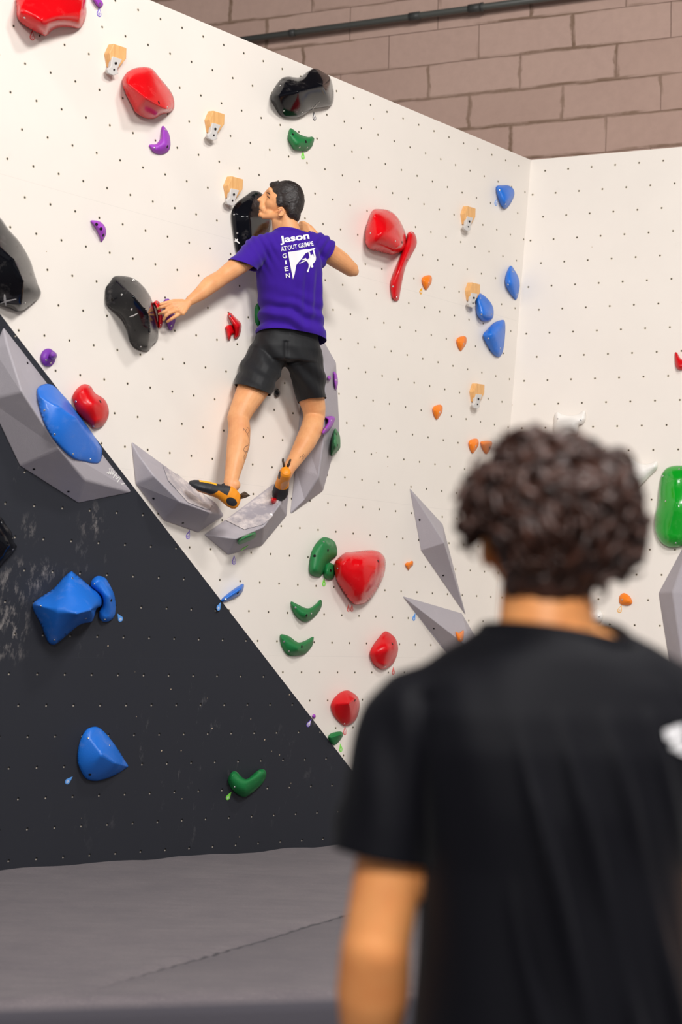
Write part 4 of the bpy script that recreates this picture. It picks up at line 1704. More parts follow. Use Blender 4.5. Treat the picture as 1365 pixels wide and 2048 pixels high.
b.chain([(AR, .032), (at(572, 950, 8.75), .03), (at(560, 985, 8.88), .022)])
# left arm
EL, WL = at(441, 557, 8.475), at(381, 601, 8.325)
b.chain([(SL, .054), (at(480, 528, 8.56), .050), (EL, .040)])
b.chain([(EL, .041), (at(420, 570, 8.42), .044), (at(400, 588, 8.37), .034), (WL, .0245)])
b.ell(at(428, 570, 8.44), (WL - EL).normalized() * .07, Yv * .04, (WL - EL).normalized().cross(Yv) * .043)


def zh(x, y, Y):
    px, py = ZH([(x, y)])[0][:2]
    return at(px, py, Y)


palm = [zh(560, 350, 8.305), zh(430, 400, 8.285)]
for x, y in ((330, 355), (355, 405), (400, 455), (460, 500)):
    b.cap(zh(590, 350, 8.315), .0165, zh(x + 40, y + 5, 8.275), .0125, 12)
for pts in ([(330, 355, 8.27), (225, 395, 8.245), (165, 415, 8.24), (118, 440, 8.25)],
            [(350, 405, 8.27), (250, 465, 8.24), (190, 495, 8.237), (138, 518, 8.25)],
            [(400, 458, 8.272), (300, 500, 8.245), (240, 545, 8.243), (205, 605, 8.255)],
            [(465, 505, 8.285), (380, 555, 8.265), (320, 595, 8.262), (262, 634, 8.27)]):
    pr = [zh(*p) for p in pts]
    b.chain([(pr[0], .0105), (pr[1], .0092), (pr[2], .0085), (pr[3], .0072)])
pr = [zh(*p) for p in ((500, 330, 8.31), (360, 325, 8.31), (250, 345, 8.30), (160, 370, 8.285))]
b.chain([(pr[0], .014), (pr[1], .012), (pr[2], .0095), (pr[3], .008)])
# right arm
ER, WR = at(702, 538, 8.93), at(640, 483, 9.0)
b.chain([(SR, .054), (at(672, 517, 8.85), .048), (ER, .040)])
b.ell(at(710, 543, 8.94), X * .022, Yv * .028, Z * .025)
b.chain([(ER, .039), (at(684, 520, 8.955), .043), (at(660, 498, 8.98), .035), (WR, .026)])
b.chain([(WR, .026), (at(626, 467, 9.01), .024), (at(618, 458, 9.01), .024)])
for i, (x, y) in enumerate(((602, 447), (599, 452), (599, 458), (603, 464))):
    k0 = at(617 + i * 1.5, 452 + i * 4.5, 8.995)
    k1 = at(607 + i * .5, 445 + i * 5.0, 9.0)
    b.chain([(k0, .0125), (k1, .0098), (at(x - 1, y - 1, 9.035), .009), (at(x - 1, y + 3, 9.065), .008)])
b.chain([(at(630, 474, 9.0), .014), (at(617, 472, 9.01), .011), (at(606, 470, 9.04), .009)])
body_bm = b.build('body', 0.0036, 5, 0.5)

# hair
b = Blob()
b.ell(hp(574, 388), X * .082, Yv * .077, Z * .066)
b.ell(hp(585, 402), X * .061, Yv * .0755, Z * .088)
b.ell(hp(588, 428), X * .034, Yv * .058, Z * .046)
b.ell(hp(556, 373), X * .038, Yv * .052, Z * .022)
b.ell(hp(550, 370), X * .026, Yv * .042, Z * .012)
for sd in (-1, 1):
    b.ell(hp(561, 400, sd * .058), X * .020, Yv * .016, Z * .036)
    b.ell(hp(577, 398, sd * .040), X * .050, Yv * .040, Z * .062)
    b.ell(hp(584, 418, sd * .040), X * .030, Yv * .036, Z * .050)
bmo = b.build('hair', 0.003, 3)
# keep the face and the ears clear
fc = hp(545, 408)


def hair_d(p):
    d = noise.noise(V((p.x * 70, p.y * 170, p.z * 120))) * .0016 + noise.noise(V((p.x * 160, p.y * 380, p.z * 260))) * .0012
    return d + .0015


displace(bmo, hair_d)
hair = from_bm('hair', bmo, M_HAIR, climber, True, frame=CF)


# t-shirt
b = Blob()
secs = []
for y, xc, Yy, ra, rf in ((446, 578, 8.67, .066, .062), (460, 578, 8.672, .069, .064), (470, 578, 8.68, .088, .070), (480, 578, 8.685, .122, .082), (492, 578, 8.69, .150, .095), (508, 578, 8.70, .164, .108),
                          (540, 579, 8.73, .169, .120), (580, 580, 8.76, .167, .122), (620, 582, 8.79, .162, .120), (650, 584, 8.815, .168, .124),
                          (680, 583, 8.84, .184, .134), (712, 583, 8.86, .186, .136)):
    secs.append((at(xc, y, Yy), AX * ra, FX * rf))
b.loft(secs)
b.chain([(at(583, 478, 8.67), .056), (at(548, 487, 8.645), .058), (SL, .068), (at(486, 533, 8.56), .066), (at(465, 548, 8.52), .066)])
b.chain([(at(583, 478, 8.67), .056), (at(615, 486, 8.71), .055), (SR, .064), (at(668, 520, 8.83), .062), (at(685, 532, 8.86), .06)])
b.ell(at(520, 522, 8.66), X * .05, Yv * .05, Z * .05)
b.ell(at(640, 517, 8.78), X * .045, Yv * .05, Z * .05)
bmo = b.build('t_shirt', 0.0045, 7)


def folds(p):
    d = 0.0
    loc = p - at(580, 600, 8.78)
    u, v = loc.dot(AX), loc.z
    # upright soft folds in the middle back
    w = math.exp(-((u - .05) / .09) ** 2) * max(0, min(1, (.20 - abs(v - .02)) / .15))
    d += .0085 * w * math.sin(u * 95 + v * 7 + 1.0)
    # sideways creases above the hem, stronger on the left
    w = math.exp(-((v + .11) / .085) ** 2) * (1.0 - 0.45 * max(0, u * 6))
    d += .0100 * w * math.sin(v * 92 + u * 22 + 2.2 * noise.noise(V((u * 9, v * 9, 3))))
    d += .004 * noise.noise(V((u * 17, v * 14, 7 + loc.y * 9)))
    # gathered cloth running from the sleeves
    q = (p - SL)
    w = math.exp(-(q.length / .09) ** 2)
    d += .006 * w * math.sin(q.x * 150 + q.z * 90)
    q = (p - SR)
    w = math.exp(-(q.length / .09) ** 2)
    d += .006 * w * math.sin(q.x * 150 - q.z * 80)
    return d


# hem, neck, cuffs
hl, hr2 = at(505, 660, 8.74), at(656, 688, 8.92)
hn = (hr2 - hl).cross(FX + Z * -0.1).normalized()
if hn.z > 0:
    hn = -hn
cut(bmo, hl, hn)
ncen = at(578, 468, 8.67)
nn = V((0.02, 0.22, 1)).normalized()
cut_near(bmo, ncen, nn, .110, .08)
ca, cb = at(467, 522, 8.52), at(512, 541, 8.60)
sn = (cb - ca).cross(Yv).normalized()
if sn.x > 0:
    sn = -sn
cut_near(bmo, (ca + cb) / 2 + (ca - cb).normalized() * .014, sn, .094)
ca, cb = at(662, 494, 8.84), at(648, 529, 8.80)
sn = (cb - ca).cross(Yv).normalized()
if sn.x < 0:
    sn = -sn
cut_near(bmo, (ca + cb) / 2, sn, .078)
displace(bmo, folds)
shirt_bm = bmo.copy()
shirt = from_bm('t_shirt', bmo, M_SHIRT, climber, True, frame=CF)
thicken(shirt, .003)
rim(shirt_bm, ncen, .13, .0085, 'collar', M_SHIRT, shirt, CF)

# shorts
b = Blob()
b.loft([(at(xc, y, Yy), AX * ra, FX * rf) for y, xc, Yy, ra, rf in
        ((650, 582, 8.815, .138, .098), (675, 575, 8.835, .160, .112), (700, 572, 8.85, .185, .132), (725, 573, 8.86, .180, .130))])
b.chain([(at(535, 715, 8.83), .103), (at(519, 745, 8.78), .100), (at(503, 785, 8.70), .094), (at(490, 815, 8.66), .094)])
b.chain([(at(605, 715, 8.88), .100), (at(615, 750, 8.92), .092), (at(625, 800, 8.98), .074), (at(630, 825, 9.0), .074)])
bmo = b.build('shorts', 0.0045, 6)
ca, cb = at(466, 766, 8.66), at(541, 792, 8.75)
sn = (cb - ca).cross(Yv).normalized()
if sn.z > 0:
    sn = -sn
cut_near(bmo, (ca + cb) / 2, sn, .12)
ca, cb = at(597, 804, 8.95), at(653, 797, 9.0)
sn = (cb - ca).cross(Yv).normalized()
if sn.z > 0:
    sn = -sn
cut_near(bmo, (ca + cb) / 2, sn, .095)
cut_near(bmo, at(580, 655, 8.82), Z, .3)


def sfolds(p):
    loc = p - at(565, 730, 8.85)
    u, v = loc.x, loc.z
    d = .0055 * math.sin(u * 55 + v * 60 + 2.5 * noise.noise(V((u * 7, v * 7, 1)))) * math.exp(-((v + .02) / .12) ** 2)
    d += .007 * noise.noise(V((u * 11 + v * 8, v * 9, loc.y * 6)))
    q = (loc.x - .02) / .012
    d -= .008 * math.exp(-q * q) * (1 if -0.05 < v < .1 else 0)
    return d


displace(bmo, sfolds)
shorts_bm = bmo.copy()
shorts = from_bm('shorts', bmo, M_SHORTS, climber, True, frame=CF)
thicken(shorts, .003)
shorts['label'] = 'black shorts with chalk smears'

tuck(body_bm, [shirt_bm, shorts_bm])
shirt_bm.free()
shorts_bm.free()
body = from_bm('body', body_bm, M_SKIN, climber, True, frame=CF)


def surf_face(x, y):
    return surf_at_cached(body, x, y)


bpy.context.view_layer.update()
# eye, eyebrow, mouth line, tattoos: small pieces lying on the skin
M_BROW = simple('eyebrow_hair', srgb(50, 32, 26), 0.7)


def skin_ribbon(name, lines, w, mat, taper=True, parent=None):
    bm = bmesh.new()
    for ln in lines:
        dense = []
        for a, c in zip(ln, ln[1:]):
            for q in range(5):
                t = q / 5
                dense.append((a[0] + (c[0] - a[0]) * t, a[1] + (c[1] - a[1]) * t))
        dense.append(ln[-1][:2])
        prev = None
        N = len(dense)
        for i, (x, y) in enumerate(dense):
            s = surf_at_cached(body, x, y)
            if s is None:
                prev = None
                continue
            p, n = s
            s2 = ray(*dense[min(i + 1, N - 1)]) - ray(*dense[max(i - 1, 0)])
            side = s2.cross(n).normalized()
            ww = w * ((0.35 + 0.65 * math.sin(math.pi * (i + 0.5) / N)) if taper else 1)
            cur = (bm.verts.new(p + n * .0012 + side * ww / 2), bm.verts.new(p + n * .0012 - side * ww / 2))
            if prev:
                bm.faces.new((prev[0], cur[0], cur[1], prev[1]))
            prev = cur
    return from_bm(name, bm, mat, parent or body, False, frame=CF)


skin_ribbon('eyebrow', [[(533.5, 385.5), (537, 385.5), (541, 390)]], .006, M_BROW)
skin_ribbon('eyelid', [[(534.5, 391.5), (537, 393.5), (540, 397)]], .0055, simple('dark_lashes', srgb(45, 25, 22), .5))
skin_ribbon('mouth', [[(518.5, 418.5), (521, 418.8), (524, 420.5)]], .003, simple('lip_shadow', srgb(110, 52, 44), .6))
skin_ribbon('ear_hollow_shade', [[(558.5, 429), (560, 424), (563, 420), (565, 421)]], .006, simple('ear_shadow', srgb(176, 104, 76), .6))  # flat ribbon coloured as the shade inside the ear
skin_ribbon('nostril', [[(517.5, 404.2), (519.5, 403.5)]], .003, simple('nostril_dark', srgb(96, 44, 34), .6))
skin_ribbon('tattoo', [[(487, 857), (489, 859), (487, 861)], [(494, 855), (498, 857), (499, 862), (495, 868), (498, 875), (499, 884), (497, 890), (491, 893),
                        (487, 899), (490, 904), (495, 903), (497, 897)], [(492, 905), (488, 913), (489, 920), (492, 918), (493, 912), (495, 903)],
                       [(494, 866), (491, 862), (494, 858)]], .0022, M_INK, False)
skin_ribbon('tattoo', [[(603, 921), (606, 915), (604, 911), (608, 908)], [(599, 917), (602, 913)], [(606, 918), (610, 910)]], .002, M_INK, False)
skin_ribbon('tattoo', [[(475, 517), (480, 517), (488, 521), (494, 528), (488, 529), (481, 525), (475, 518)],
                       [(478, 519), (486, 525), (492, 527)], [(481, 518), (486, 523)], [(484, 520), (490, 526)]], .0022, M_INK, False)

# print on the back of the shirt
bpy.context.view_layer.update()


def drape(bm, parent, offset=.0022, step=2.5):
    """bm holds flat faces in picture coordinates; lay them on the parent surface"""
    xs = [v.co.x for v in bm.verts]
    ys = [v.co.y for v in bm.verts]
    a = math.floor(min(xs)) + .5
    while a < max(xs):
        bmesh.ops.bisect_plane(bm, geom=bm.verts[:] + bm.edges[:] + bm.faces[:], plane_co=(a, 0, 0), plane_no=(1, 0, 0))
        a += step
    a = math.floor(min(ys)) + .5
    while a < max(ys):
        bmesh.ops.bisect_plane(bm, geom=bm.verts[:] + bm.edges[:] + bm.faces[:], plane_co=(0, a, 0), plane_no=(0, 1, 0))
        a += step
    dead = []
    for v in bm.verts:
        s = surf_at_cached(parent, v.co.x, v.co.y)
        if s is None:
            dead.append(v)
        else:
            v.co = s[0] + s[1] * offset
    bmesh.ops.delete(bm, geom=dead, context='VERTS')


def poly_bm(polys):
    bm = bmesh.new()
    for pl in polys:
        f = bm.faces.new([bm.verts.new((x, y, 0)) for x, y in pl])
        bmesh.ops.triangulate(bm, faces=[f])
    return bm


def text_bm(txt, p0, p1, height, bold=0.0, shear=0.0, sx=1.0):
    cu = bpy.data.curves.new('t', 'FONT')
    cu.body = txt
    cu.size = 1.0
    cu.offset = bold
    cu.shear = shear
    cu.resolution_u = 4
    o = bpy.data.objects.new('t', cu)
    COL.objects.link(o)
    dg = bpy.context.evaluated_depsgraph_get()
    me = bpy.data.meshes.new_from_object(o.evaluated_get(dg))
    bpy.data.objects.remove(o)
    bm = bmesh.new()
    bm.from_mesh(me)
    bpy.data.meshes.remove(me)
    x0 = min(v.co.x for v in bm.verts)
    x1 = max(v.co.x for v in bm.verts)
    y0 = min(v.co.y for v in bm.verts)
    y1 = max(v.co.y for v in bm.verts)
    dx, dy = p1[0] - p0[0], p1[1] - p0[1]
    L = math.hypot(dx, dy)
    ex, ey = (dx / L, dy / L), (-dy / L, dx / L)
    for v in bm.verts:
        a = (v.co.x - x0) / (x1 - x0) * L
        c = (v.co.y - y0) / (y1 - y0) * height
        v.co = (p0[0] + ex[0] * a - ey[0] * c, p0[1] + ex[1] * a - ey[1] * c, 0)
    return bm


ZT = T(540, 450, 11.375)
zt = lambda pts: [(p[0], p[1]) for p in ZT(pts)]
for nm, bm in (
    ('name_lettering', text_bm('Jason', zt([(245, 462)])[0], zt([(905, 365)])[0], 17.5, 0.03)),
    ('club_lettering', text_bm("AT'OUT GRIMPE", zt([(262, 602)])[0], zt([(990, 470)])[0], 9.2, 0.012)),
    ('town_letter', text_bm('G', zt([(298, 765)])[0], zt([(392, 745)])[0], 9.4, 0.012)),
    ('town_letter', text_bm('I', zt([(352, 900)])[0], zt([(385, 896)])[0], 8.4, 0.03)),
    ('town_letter', text_bm('E', zt([(345, 1055)])[0], zt([(428, 1040)])[0], 9.0, 0.01)),
    ('town_letter', text_bm('N', zt([(368, 1205)])[0], zt([(462, 1195)])[0], 9.0, 0.01)),
    ('rock_print', poly_bm([zt([(408, 615), (760, 565), (880, 560), (1010, 520), (1025, 545), (900, 600), (800, 650), (720, 770), (640, 860),
                                (600, 915), (560, 1120), (520, 1228)])])),
    ('climber_print', poly_bm([zt([(970, 555), (1000, 560), (1020, 640), (1042, 740), (1035, 800), (1000, 860), (960, 850), (978, 760), (1000, 720), (985, 640)])])),
    ('climber_print', poly_bm([zt([(868, 612), (900, 605), (925, 690), (952, 750), (930, 800), (898, 740)])])),
    ('climber_print', poly_bm([zt([(840, 800), (930, 795), (955, 740), (958, 665), (985, 690), (1005, 760), (1000, 850), (972, 890), (905, 930), (868, 870)])])),
    ('climber_print', poly_bm([zt([(880, 860), (930, 910), (905, 980), (885, 1030), (880, 1072), (845, 1078), (832, 1050), (862, 1005), (880, 950)])])),
    ('climber_print', poly_bm([zt([(720, 795), (805, 748), (855, 790), (860, 850), (800, 800)])])),
    ('climber_print', poly_bm([zt([(655, 875), (800, 800), (830, 812), (700, 870)])])),
    ('climber_print', poly_bm([zt([(960, 880), (985, 930), (982, 958), (955, 972), (930, 950), (935, 920)])])),
):
    drape(bm, shirt, .003, 1.2)
    o = from_bm(nm, bm, M_PRINT, shirt, False, frame=CF)

# climbing shoes
M_SRUB = simple('black_shoe_rubber', srgb(38, 39, 44), 0.55, 0, (200, .2))
M_SOR = simple('orange_shoe', srgb(238, 146, 20), 0.5, 0, (200, .2))
M_SYE = simple('yellow_lacing', srgb(244, 178, 30), 0.6)
M_LOOP = simple('brown_pull_loop', srgb(70, 52, 34), 0.7)


def shoe(heel, toe, up, lab, flip):
    fw = (toe - heel).normalized()
    L = (toe - heel).length
    sc = L / .27
    up = (up - fw * up.dot(fw)).normalized()
    sd = fw.cross(up)
    secs = [(.000, .018, .050, .014), (.006, .008, .066, .024), (.020, .001, .082, .032), (.045, -.001, .092, .036), (.075, .004, .094, .036),
            (.105, .008, .084, .037), (.140, .008, .070, .041), (.175, .003, .060, .046), (.205, -.004, .049, .048), (.232, -.008, .038, .043),
            (.252, -.007, .027, .033), (.266, -.003, .016, .018), (.270, .003, .010, .006)]
    fine = []
    for a, c in zip(secs, secs[1:]):
        for q in range(16):
            t = q / 16
            fine.append(tuple(a[i] + (c[i] - a[i]) * t for i in range(4)))
    fine.append(secs[-1])
    bm = bmesh.new()
    seg = 120
    rings = []
    for x, zb, zt_, w in fine:
        rg = []
        for q in range(seg):
            t = 2 * math.pi * q / seg
            ct, st = math.cos(t), math.sin(t)
            pw = .75 if st < 0 else .95
            yy = math.copysign(abs(ct) ** .85, ct) * w * (1 if st < 0 else 1 - .25 * st)
            zz = (zb + zt_) / 2 + math.copysign(abs(st) ** pw, st) * (zt_ - zb) / 2
            rg.append(bm.verts.new(heel + (fw * x + sd * yy + up * zz) * sc))
        rings.append(rg)
    for A, B in zip(rings, rings[1:]):
        for q in range(seg):
            bm.faces.new((A[q], A[(q + 1) % seg], B[(q + 1) % seg], B[q]))
    bm.faces.new(rings[0][::-1])
    bm.faces.new(rings[-1])
    for f in bm.faces:
        c = (f.calc_center_median() - heel) / sc
        x, y, z = c.dot(fw), c.dot(sd), c.dot(up)
        mi = 1
        if x > .158 + .5 * (z if z > 0 else 0) * -1 or (z > .047 and x > .085):
            mi = 0
        if ((x - .047) / .030) ** 2 + ((z - .032) / .020) ** 2 < 1 and abs(y) > .012:
            mi = 0
        if x > .15 and x < .235 and z > .028 and abs(y) < .020:
            mi = 2
        f.material_index = mi
    o = from_bm('climbing_shoe', bm, [M_SRUB, M_SOR, M_SYE], climber, True, frame=CF)
    o['label'] = lab
    for s_ in (-1, 1):
        bm = bmesh.new()
        pts = [heel + (fw * .012 + up * .068 + sd * .010 * s_) * sc, heel + (fw * -.004 + up * .088 + sd * .018 * s_) * sc,
               heel + (fw * -.014 + up * .104 + sd * .022 * s_) * sc, heel + (fw * -.002 + up * .100 + sd * .020 * s_) * sc,
               heel + (fw * .014 + up * .078 + sd * .010 * s_) * sc]
        tube_bm(bm, pts, [.0055] * 5, 8)
        from_bm('pull_loop', bm, M_LOOP, o, True, frame=CF)
    bm = bmesh.new()
    pts = [heel + (fw * .118 + up * .084 * math.sin(t) + sd * .037 * math.cos(t)) * sc for t in (0.45, .8, 1.2, 1.57, 1.94, 2.34, 2.7)]
    tube_bm(bm, pts, .0045, 8)
    from_bm('strap', bm, M_SRUB, o, True, frame=CF)
    return o


shoe(at(469, 1021, 8.43), at(378, 966, 8.32), V((0.25, -0.25, 1)), 'left shoe with orange heel and dark toe', False)
shoe(at(573, 951, 8.70), at(557, 1003, 8.90), V((0, 0.3, 1)), 'right shoe seen from its orange heel', True)


# ------------------------------------------------------------------ the watching man
M_SKIN2 = skin_mat('watcher_skin', srgb(252, 176, 108), srgb(236, 146, 84))
M_TEE = cloth_mat('black_cotton', srgb(8, 8, 16), 0.62, 300, 0.15, 0.04)
M_TROUSER = cloth_mat('dark_trousers', srgb(40, 42, 50), 0.8)
M_CURL = hair_mat('curly_dark_brown_hair', srgb(22, 12, 10), srgb(92, 54, 40), (22, 22, 22))
man = bpy.data.objects.new('person', None)
COL.objects.link(man)
man.location = (0.29, 2.33, 0)
bpy.context.view_layer.update()
MF = man.matrix_world.copy()
tag(man, 'curly-haired man in a black t-shirt seen from behind, watching the climber', 'person')
MY = 2.33
b = Blob()
hc = at(1105, 1035, MY + .03)
b.ell(hc, X * .078, Yv * .094, Z * .105)
b.ell(at(1085, 1110, MY + .075), X * .062, Yv * .062, Z * .075)       # face and jaw, turned a little left
b.ell(at(1062, 1085, MY + .12), X * .045, Yv * .035, Z * .07)
b.cap(at(1055, 1075, MY + .145), .009, at(1049, 1100, MY + .172), .010)  # nose
b.ell(at(1060, 1165, MY + .135), X * .02, Yv * .018, Z * .015)
for x, y in ((972, 1092), (1222, 1092)):
    b.ell(at(x, y, MY + .035), X * .008, Yv * .018, Z * .032)
b.cap(at(1000, 1110, MY + .05), .02, at(1040, 1170, MY + .11), .018)
b.cap(at(1095, 1150, MY + .02), .062, at(1093, 1300, MY), .066)
sL, sR = at(828, 1452, MY - .005), at(1378, 1452, MY + .03)
b.chain([(at(1092, 1295, MY), .058), (at(960, 1372, MY - .005), .054), (sL, .056)])
b.chain([(at(1092, 1295, MY), .058), (at(1250, 1372, MY + .01), .054), (sR, .056)])
mx = V((0.994, 0.11, 0))
my = V((-0.11, 0.994, 0))


def zc(x, z, dy=0.0):
    return V((x, MY + dy, z))


cxm = at(1100, 1500, MY).x
b.loft([(V((cxm, MY, z)), mx * ra, my * rf) for z, ra, rf in
        ((1.36, .14, .08), (1.30, .17, .10), (1.20, .165, .11), (1.08, .150, .105), (0.98, .148, .105), (0.90, .165, .12), (0.80, .15, .11))])
# left arm, right arm
for s_, sh, el, wr in ((-1, sL, at(752, 1895, MY - .03), at(735, 2190, MY + .06)), (1, sR, at(1455, 1895, MY), at(1475, 2200, MY + .09))):
    mid = sh.lerp(el, .55)
    b.chain([(sh, .054), (sh.lerp(el, .3), .048), (mid, .0465), (el, .044)])
    b.ell(el + V((0, -.012, 0)), X * .034, Yv * .034, Z * .045)
    b.chain([(el, .046), (el.lerp(wr, .3), .049), (el.lerp(wr, .7), .036), (wr, .027)])
    dn = (wr - el).normalized()
    pm = wr + dn * .055
    b.cap(wr, .026, pm, .030)
    for i in range(4):
        k0 = pm + V((0, (i - 1.5) * .019, 0)) + dn * .02
        ln_ = (.030, .034, .032, .025)[i]
        k1 = k0 + dn * ln_ + X * -s_ * .004
        k2 = k1 + dn * ln_ * .75 + X * -s_ * .012
        k3 = k2 + dn * ln_ * .5 + X * -s_ * .014
        b.chain([(k0, .0105), (k1, .0092), (k2, .0085), (k3, .0072)])
    th = wr + dn * .025 + Yv * .022
    b.chain([(th, .014), (th + dn * .03 + Yv * .018, .0115), (th + dn * .055 + Yv * .02 - X * s_ * .006, .009)])
# legs
for s_ in (-1, 1):
    hpj = V((cxm + s_ * .09, MY, .88))
    kn_ = V((cxm + s_ * .11, MY + .02, .49))
    an_ = V((cxm + s_ * .12, MY - .01, .09))
    b.chain([(hpj, .088), (kn_, .058), (V((kn_.x, MY - .01, .36)), .058), (an_, .036)])
    b.chain([(an_ + V((0, -.03, -.045)), .03), (an_ + V((0, .08, -.055)), .028), (an_ + V((0, .15, -.06)), .024)])
mbody_bm = b.build('body', 0.006, 5)

# t-shirt
b = Blob()
rows = ((1262, 1100, .072, .066), (1285, 1100, .088, .074), (1320, 1100, .135, .086), (1370, 1100, .178, .098), (1430, 1100, .200, .112),
        (1500, 1100, .200, .122), (1620, 1102, .182, .128), (1730, 1102, .170, .128), (1850, 1103, .174, .130), (2048, 1106, .182, .132),
        (2250, 1108, .190, .136), (2330, 1108, .190, .136))
b.loft([(at(xc, y, MY), mx * ra, my * rf) for y, xc, ra, rf in rows], 48)
b.chain([(at(1092, 1300, MY), .070), (at(960, 1375, MY - .005), .066), (at(828, 1450, MY - .005), .066)])
b.chain([(at(1092, 1300, MY), .070), (at(1250, 1375, MY + .01), .066), (at(1380, 1450, MY + .03), .066)])
bmo = b.build('t_shirt', 0.006, 8)
cut(bmo, V((0, 0, .86)), V((0, 0, -1)))
cut_near(bmo, at(1100, 1268, MY - .06), V((0.12, .16, 1)).normalized(), .118, .1)
for pts_, ca, cb in (
        ([(at(900, 1410, MY - .005), .062), (at(828, 1450, MY - .005), .0690), (at(790, 1570, MY - .012), .066), (at(762, 1712, MY - .02), .064),
          (at(758, 1790, MY - .02), .064)], at(672, 1690, MY), at(856, 1727, MY)),
        ([(at(1300, 1410, MY + .01), .062), (at(1380, 1450, MY + .03), .0690), (at(1415, 1570, MY + .02), .066), (at(1440, 1712, MY + .01), .064),
          (at(1445, 1790, MY + .01), .064)], at(1350, 1725, MY), at(1530, 1700, MY))):
    b = Blob()
    b.chain(pts_)
    if pts_[0][0].x < at(1100, 1400, MY).x:
        b.ell(at(700, 1660, MY - .0), X * .022, Yv * .045, Z * .05)
    sb = b.build('sleeve', 0.006, 8)
    sn = (cb - ca).cross(Yv).normalized()
    if sn.z > 0:
        sn = -sn
    cut(sb, (ca + cb) / 2, sn)
    mt = bpy.data.meshes.new('sleeve_part')
    sb.to_mesh(mt)
    sb.free()
    bmo.from_mesh(mt)
    bpy.data.meshes.remove(mt)


def mfolds(p):
    o = at(1090, 1480, MY)
    u = p.x - o.x
    v = p.z - o.z
    d = 0.0
    if v < .05:
        # long diagonal folds from between the shoulder blades down to the right
        k_ = max(0.0, min(1.0, (.05 - v) / .12))
        w_ = max(0, min(1, (u + .06) / .05))
        ph = (u + v * .30) * 105 - v * 4
        d += .024 * k_ * w_ * (max(0, math.sin(ph)) ** 2) * (0.6 + noise.noise(V((u * 8, v * 3, 2))))
    # crease where the sleeve is set in
    q = (u + .165 + .03 * v) / .012
    if -.16 < v < .06:
        d -= .006 * math.exp(-q * q)
    d += .004 * noise.noise(V((u * 9, v * 6, p.y * 9)))
    q = p - at(800, 1470, MY)
    d += .004 * math.exp(-(q.length / .12) ** 2) * math.sin(q.x * 90 + q.z * 20)
    return d


displace(bmo, mfolds)
tee_bm = bmo.copy()
tee = from_bm('t_shirt', bmo, M_TEE, man, True, frame=MF)
thicken(tee, .003)
rim(tee_bm, at(1100, 1268, MY - .0), .15, .011, 'collar', M_TEE, tee, MF)
bpy.context.view_layer.update()
for q, poly in enumerate(([(1326, 1462), (1340, 1458), (1352, 1452), (1366, 1450), (1366, 1468), (1352, 1474), (1344, 1482), (1330, 1480)],
                          [(1344, 1486), (1356, 1478), (1368, 1474), (1368, 1488), (1360, 1496), (1350, 1500), (1340, 1498)],
                          [(1352, 1504), (1368, 1494), (1382, 1496), (1382, 1512), (1366, 1510)],
                          [(1372, 1450), (1392, 1456), (1404, 1470), (1390, 1474), (1372, 1466)])):
    bm = poly_bm([poly])
    drape(bm, tee, .003, 8)
    from_bm('white_logo', bm, M_PRINT, tee, False, frame=MF)

# trousers and shoes
b = Blob()
b.loft([(V((cxm, MY, z)), mx * ra, my * rf) for z, ra, rf in ((.98, .150, .108), (.92, .170, .125), (.82, .175, .128), (.76, .16, .12))])
for s_ in (-1, 1):
    b.chain([(V((cxm + s_ * .09, MY, .84)), .100), (V((cxm + s_ * .11, MY + .015, .49)), .078), (V((cxm + s_ * .12, MY - .005, .14)), .066)])
bmo = b.build('trousers', 0.007, 5)
cut(bmo, V((0, 0, .965)), V((0, 0, 1)))
cut(bmo, V((0, 0, .09)), V((0, 0, -1)))
displace(bmo, lambda p: .006 * noise.noise(V((p.x * 9, p.y * 9, p.z * 16))))
tuck(mbody_bm, [tee_bm, bmo])
mbody = from_bm('body', mbody_bm, M_SKIN2, man, True, frame=MF)
tr_ = from_bm('trousers', bmo, M_TROUSER, man, True, frame=MF)
thicken(tr_, .003)
for s_ in (-1, 1):
    b = Blob()
    x0 = cxm + s_ * .12
    b.cap(V((x0, MY - .045, .045)), .043, V((x0, MY + .13, .040)), .038)
    b.cap(V((x0, MY - .01, .06)), .045, V((x0, MY - .01, .09)), .05)
    bmo = b.build('shoe', 0.006, 4)
    cut(bmo, V((0, 0, .001)), V((0, 0, -1)))
    from_bm('shoe', bmo, M_TROUSER, man, True, frame=MF)

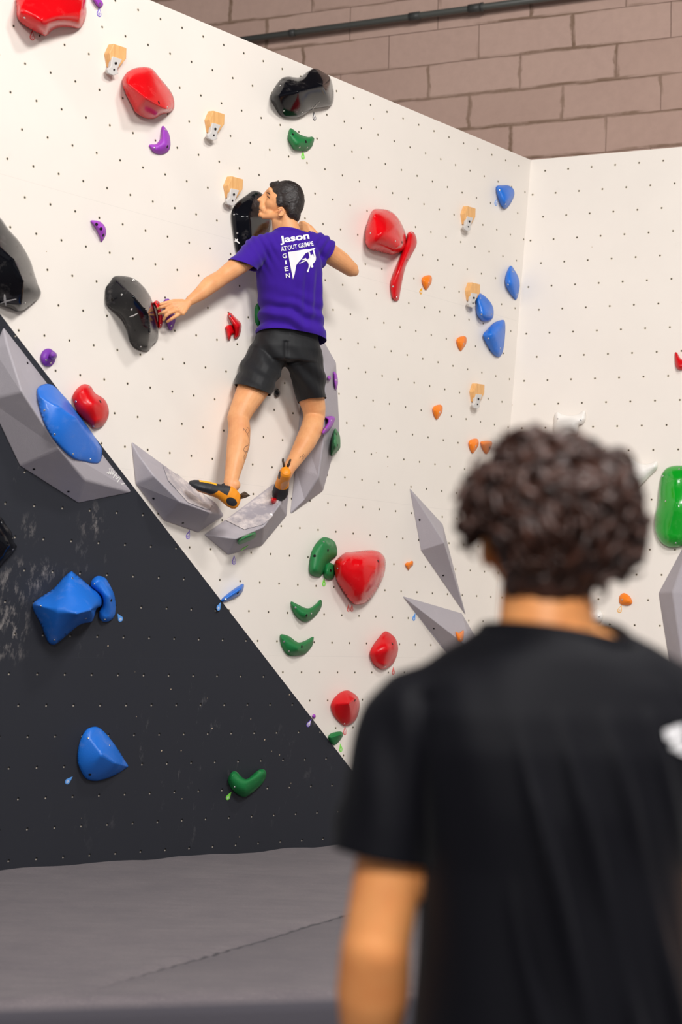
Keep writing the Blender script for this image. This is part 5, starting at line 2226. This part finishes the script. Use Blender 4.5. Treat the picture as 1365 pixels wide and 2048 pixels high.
# curly hair: a full cap with many separate-looking locks
b = Blob()
b.ell(at(1108, 1020, MY + .025), X * .098, Yv * .112, Z * .098)
b.ell(at(1120, 1080, MY + .0), X * .088, Yv * .082, Z * .085)
b.ell(at(1100, 1160, MY - .005), X * .062, Yv * .060, Z * .045)
b.ell(at(985, 1020, MY + .03), X * .030, Yv * .05, Z * .035)
bmo = b.build('hair', 0.006, 3)
displace(bmo, lambda p: .010 * noise.noise(V((p.x * 34, p.y * 34, p.z * 34))) + .004 * noise.noise(V((p.x * 80, p.y * 80, p.z * 80))))
curl_root = from_bm('hair', bmo, M_CURL, man, True, frame=MF)
rnd = random.Random(5)
bm = bmesh.new()
C0 = at(1106, 1036, MY + .02)
for i in range(520):
    th = rnd.uniform(0, 2 * math.pi)
    ph = math.acos(rnd.uniform(-.92, 1))
    d = V((math.sin(ph) * math.cos(th), math.sin(ph) * math.sin(th), math.cos(ph)))
    if d.y > .62 and d.z < .35:
        continue                                     # the face stays clear
    if d.z < -.80 or (d.z < -.55 and abs(d.x) > .45):
        continue
    if d.z < -.02 and d.x < -.42 - .2 * d.z:
        continue                                     # the ear and jaw at the left stay clear
    wide = .096 if d.x > 0 else .096
    base = C0 + V((d.x * wide, d.y * .095, d.z * (.089 if d.z > 0 else .096)))
    tang = d.cross(noise.noise_vector(d * 1.7 + V((4, 2, 7))) * 2 + V((rnd.uniform(-.3, .3), rnd.uniform(-.3, .3), rnd.uniform(-.3, .3)))).normalized()
    fall = (V((0, 0, -1)) - d * (-d.z)).normalized() if abs(d.z) < .98 else tang
    go = (fall * rnd.uniform(.3, .9) + tang * rnd.uniform(.4, .9)).normalized()
    n2_ = d.cross(go).normalized()
    turns = rnd.uniform(.55, 1.15)
    R_ = rnd.uniform(.008, .017) * (1.0 + .7 * noise.noise(d * 2.3))
    Ln = rnd.uniform(.045, .080)
    ph0 = 6.28 * noise.noise(d * 1.5 + V((1, 5, 2))) + rnd.uniform(-.8, .8)
    rad = rnd.uniform(.0050, .0100)
    pts = []
    rs = []
    N = 22
    for q in range(N):
        t = q / (N - 1)
        a = ph0 + turns * 2 * math.pi * t * (1 + .4 * t)
        pts.append(base + go * Ln * t + d * (.004 + R_ * (1 + math.cos(a)) * .75) + n2_ * R_ * math.sin(a))
        rs.append(rad * (1 - .72 * t ** 2))
    tube_bm(bm, pts, rs, 8)
cu_ = from_bm('curls', bm, M_CURL, curl_root, True, frame=MF)
cu_['kind'] = 'stuff'
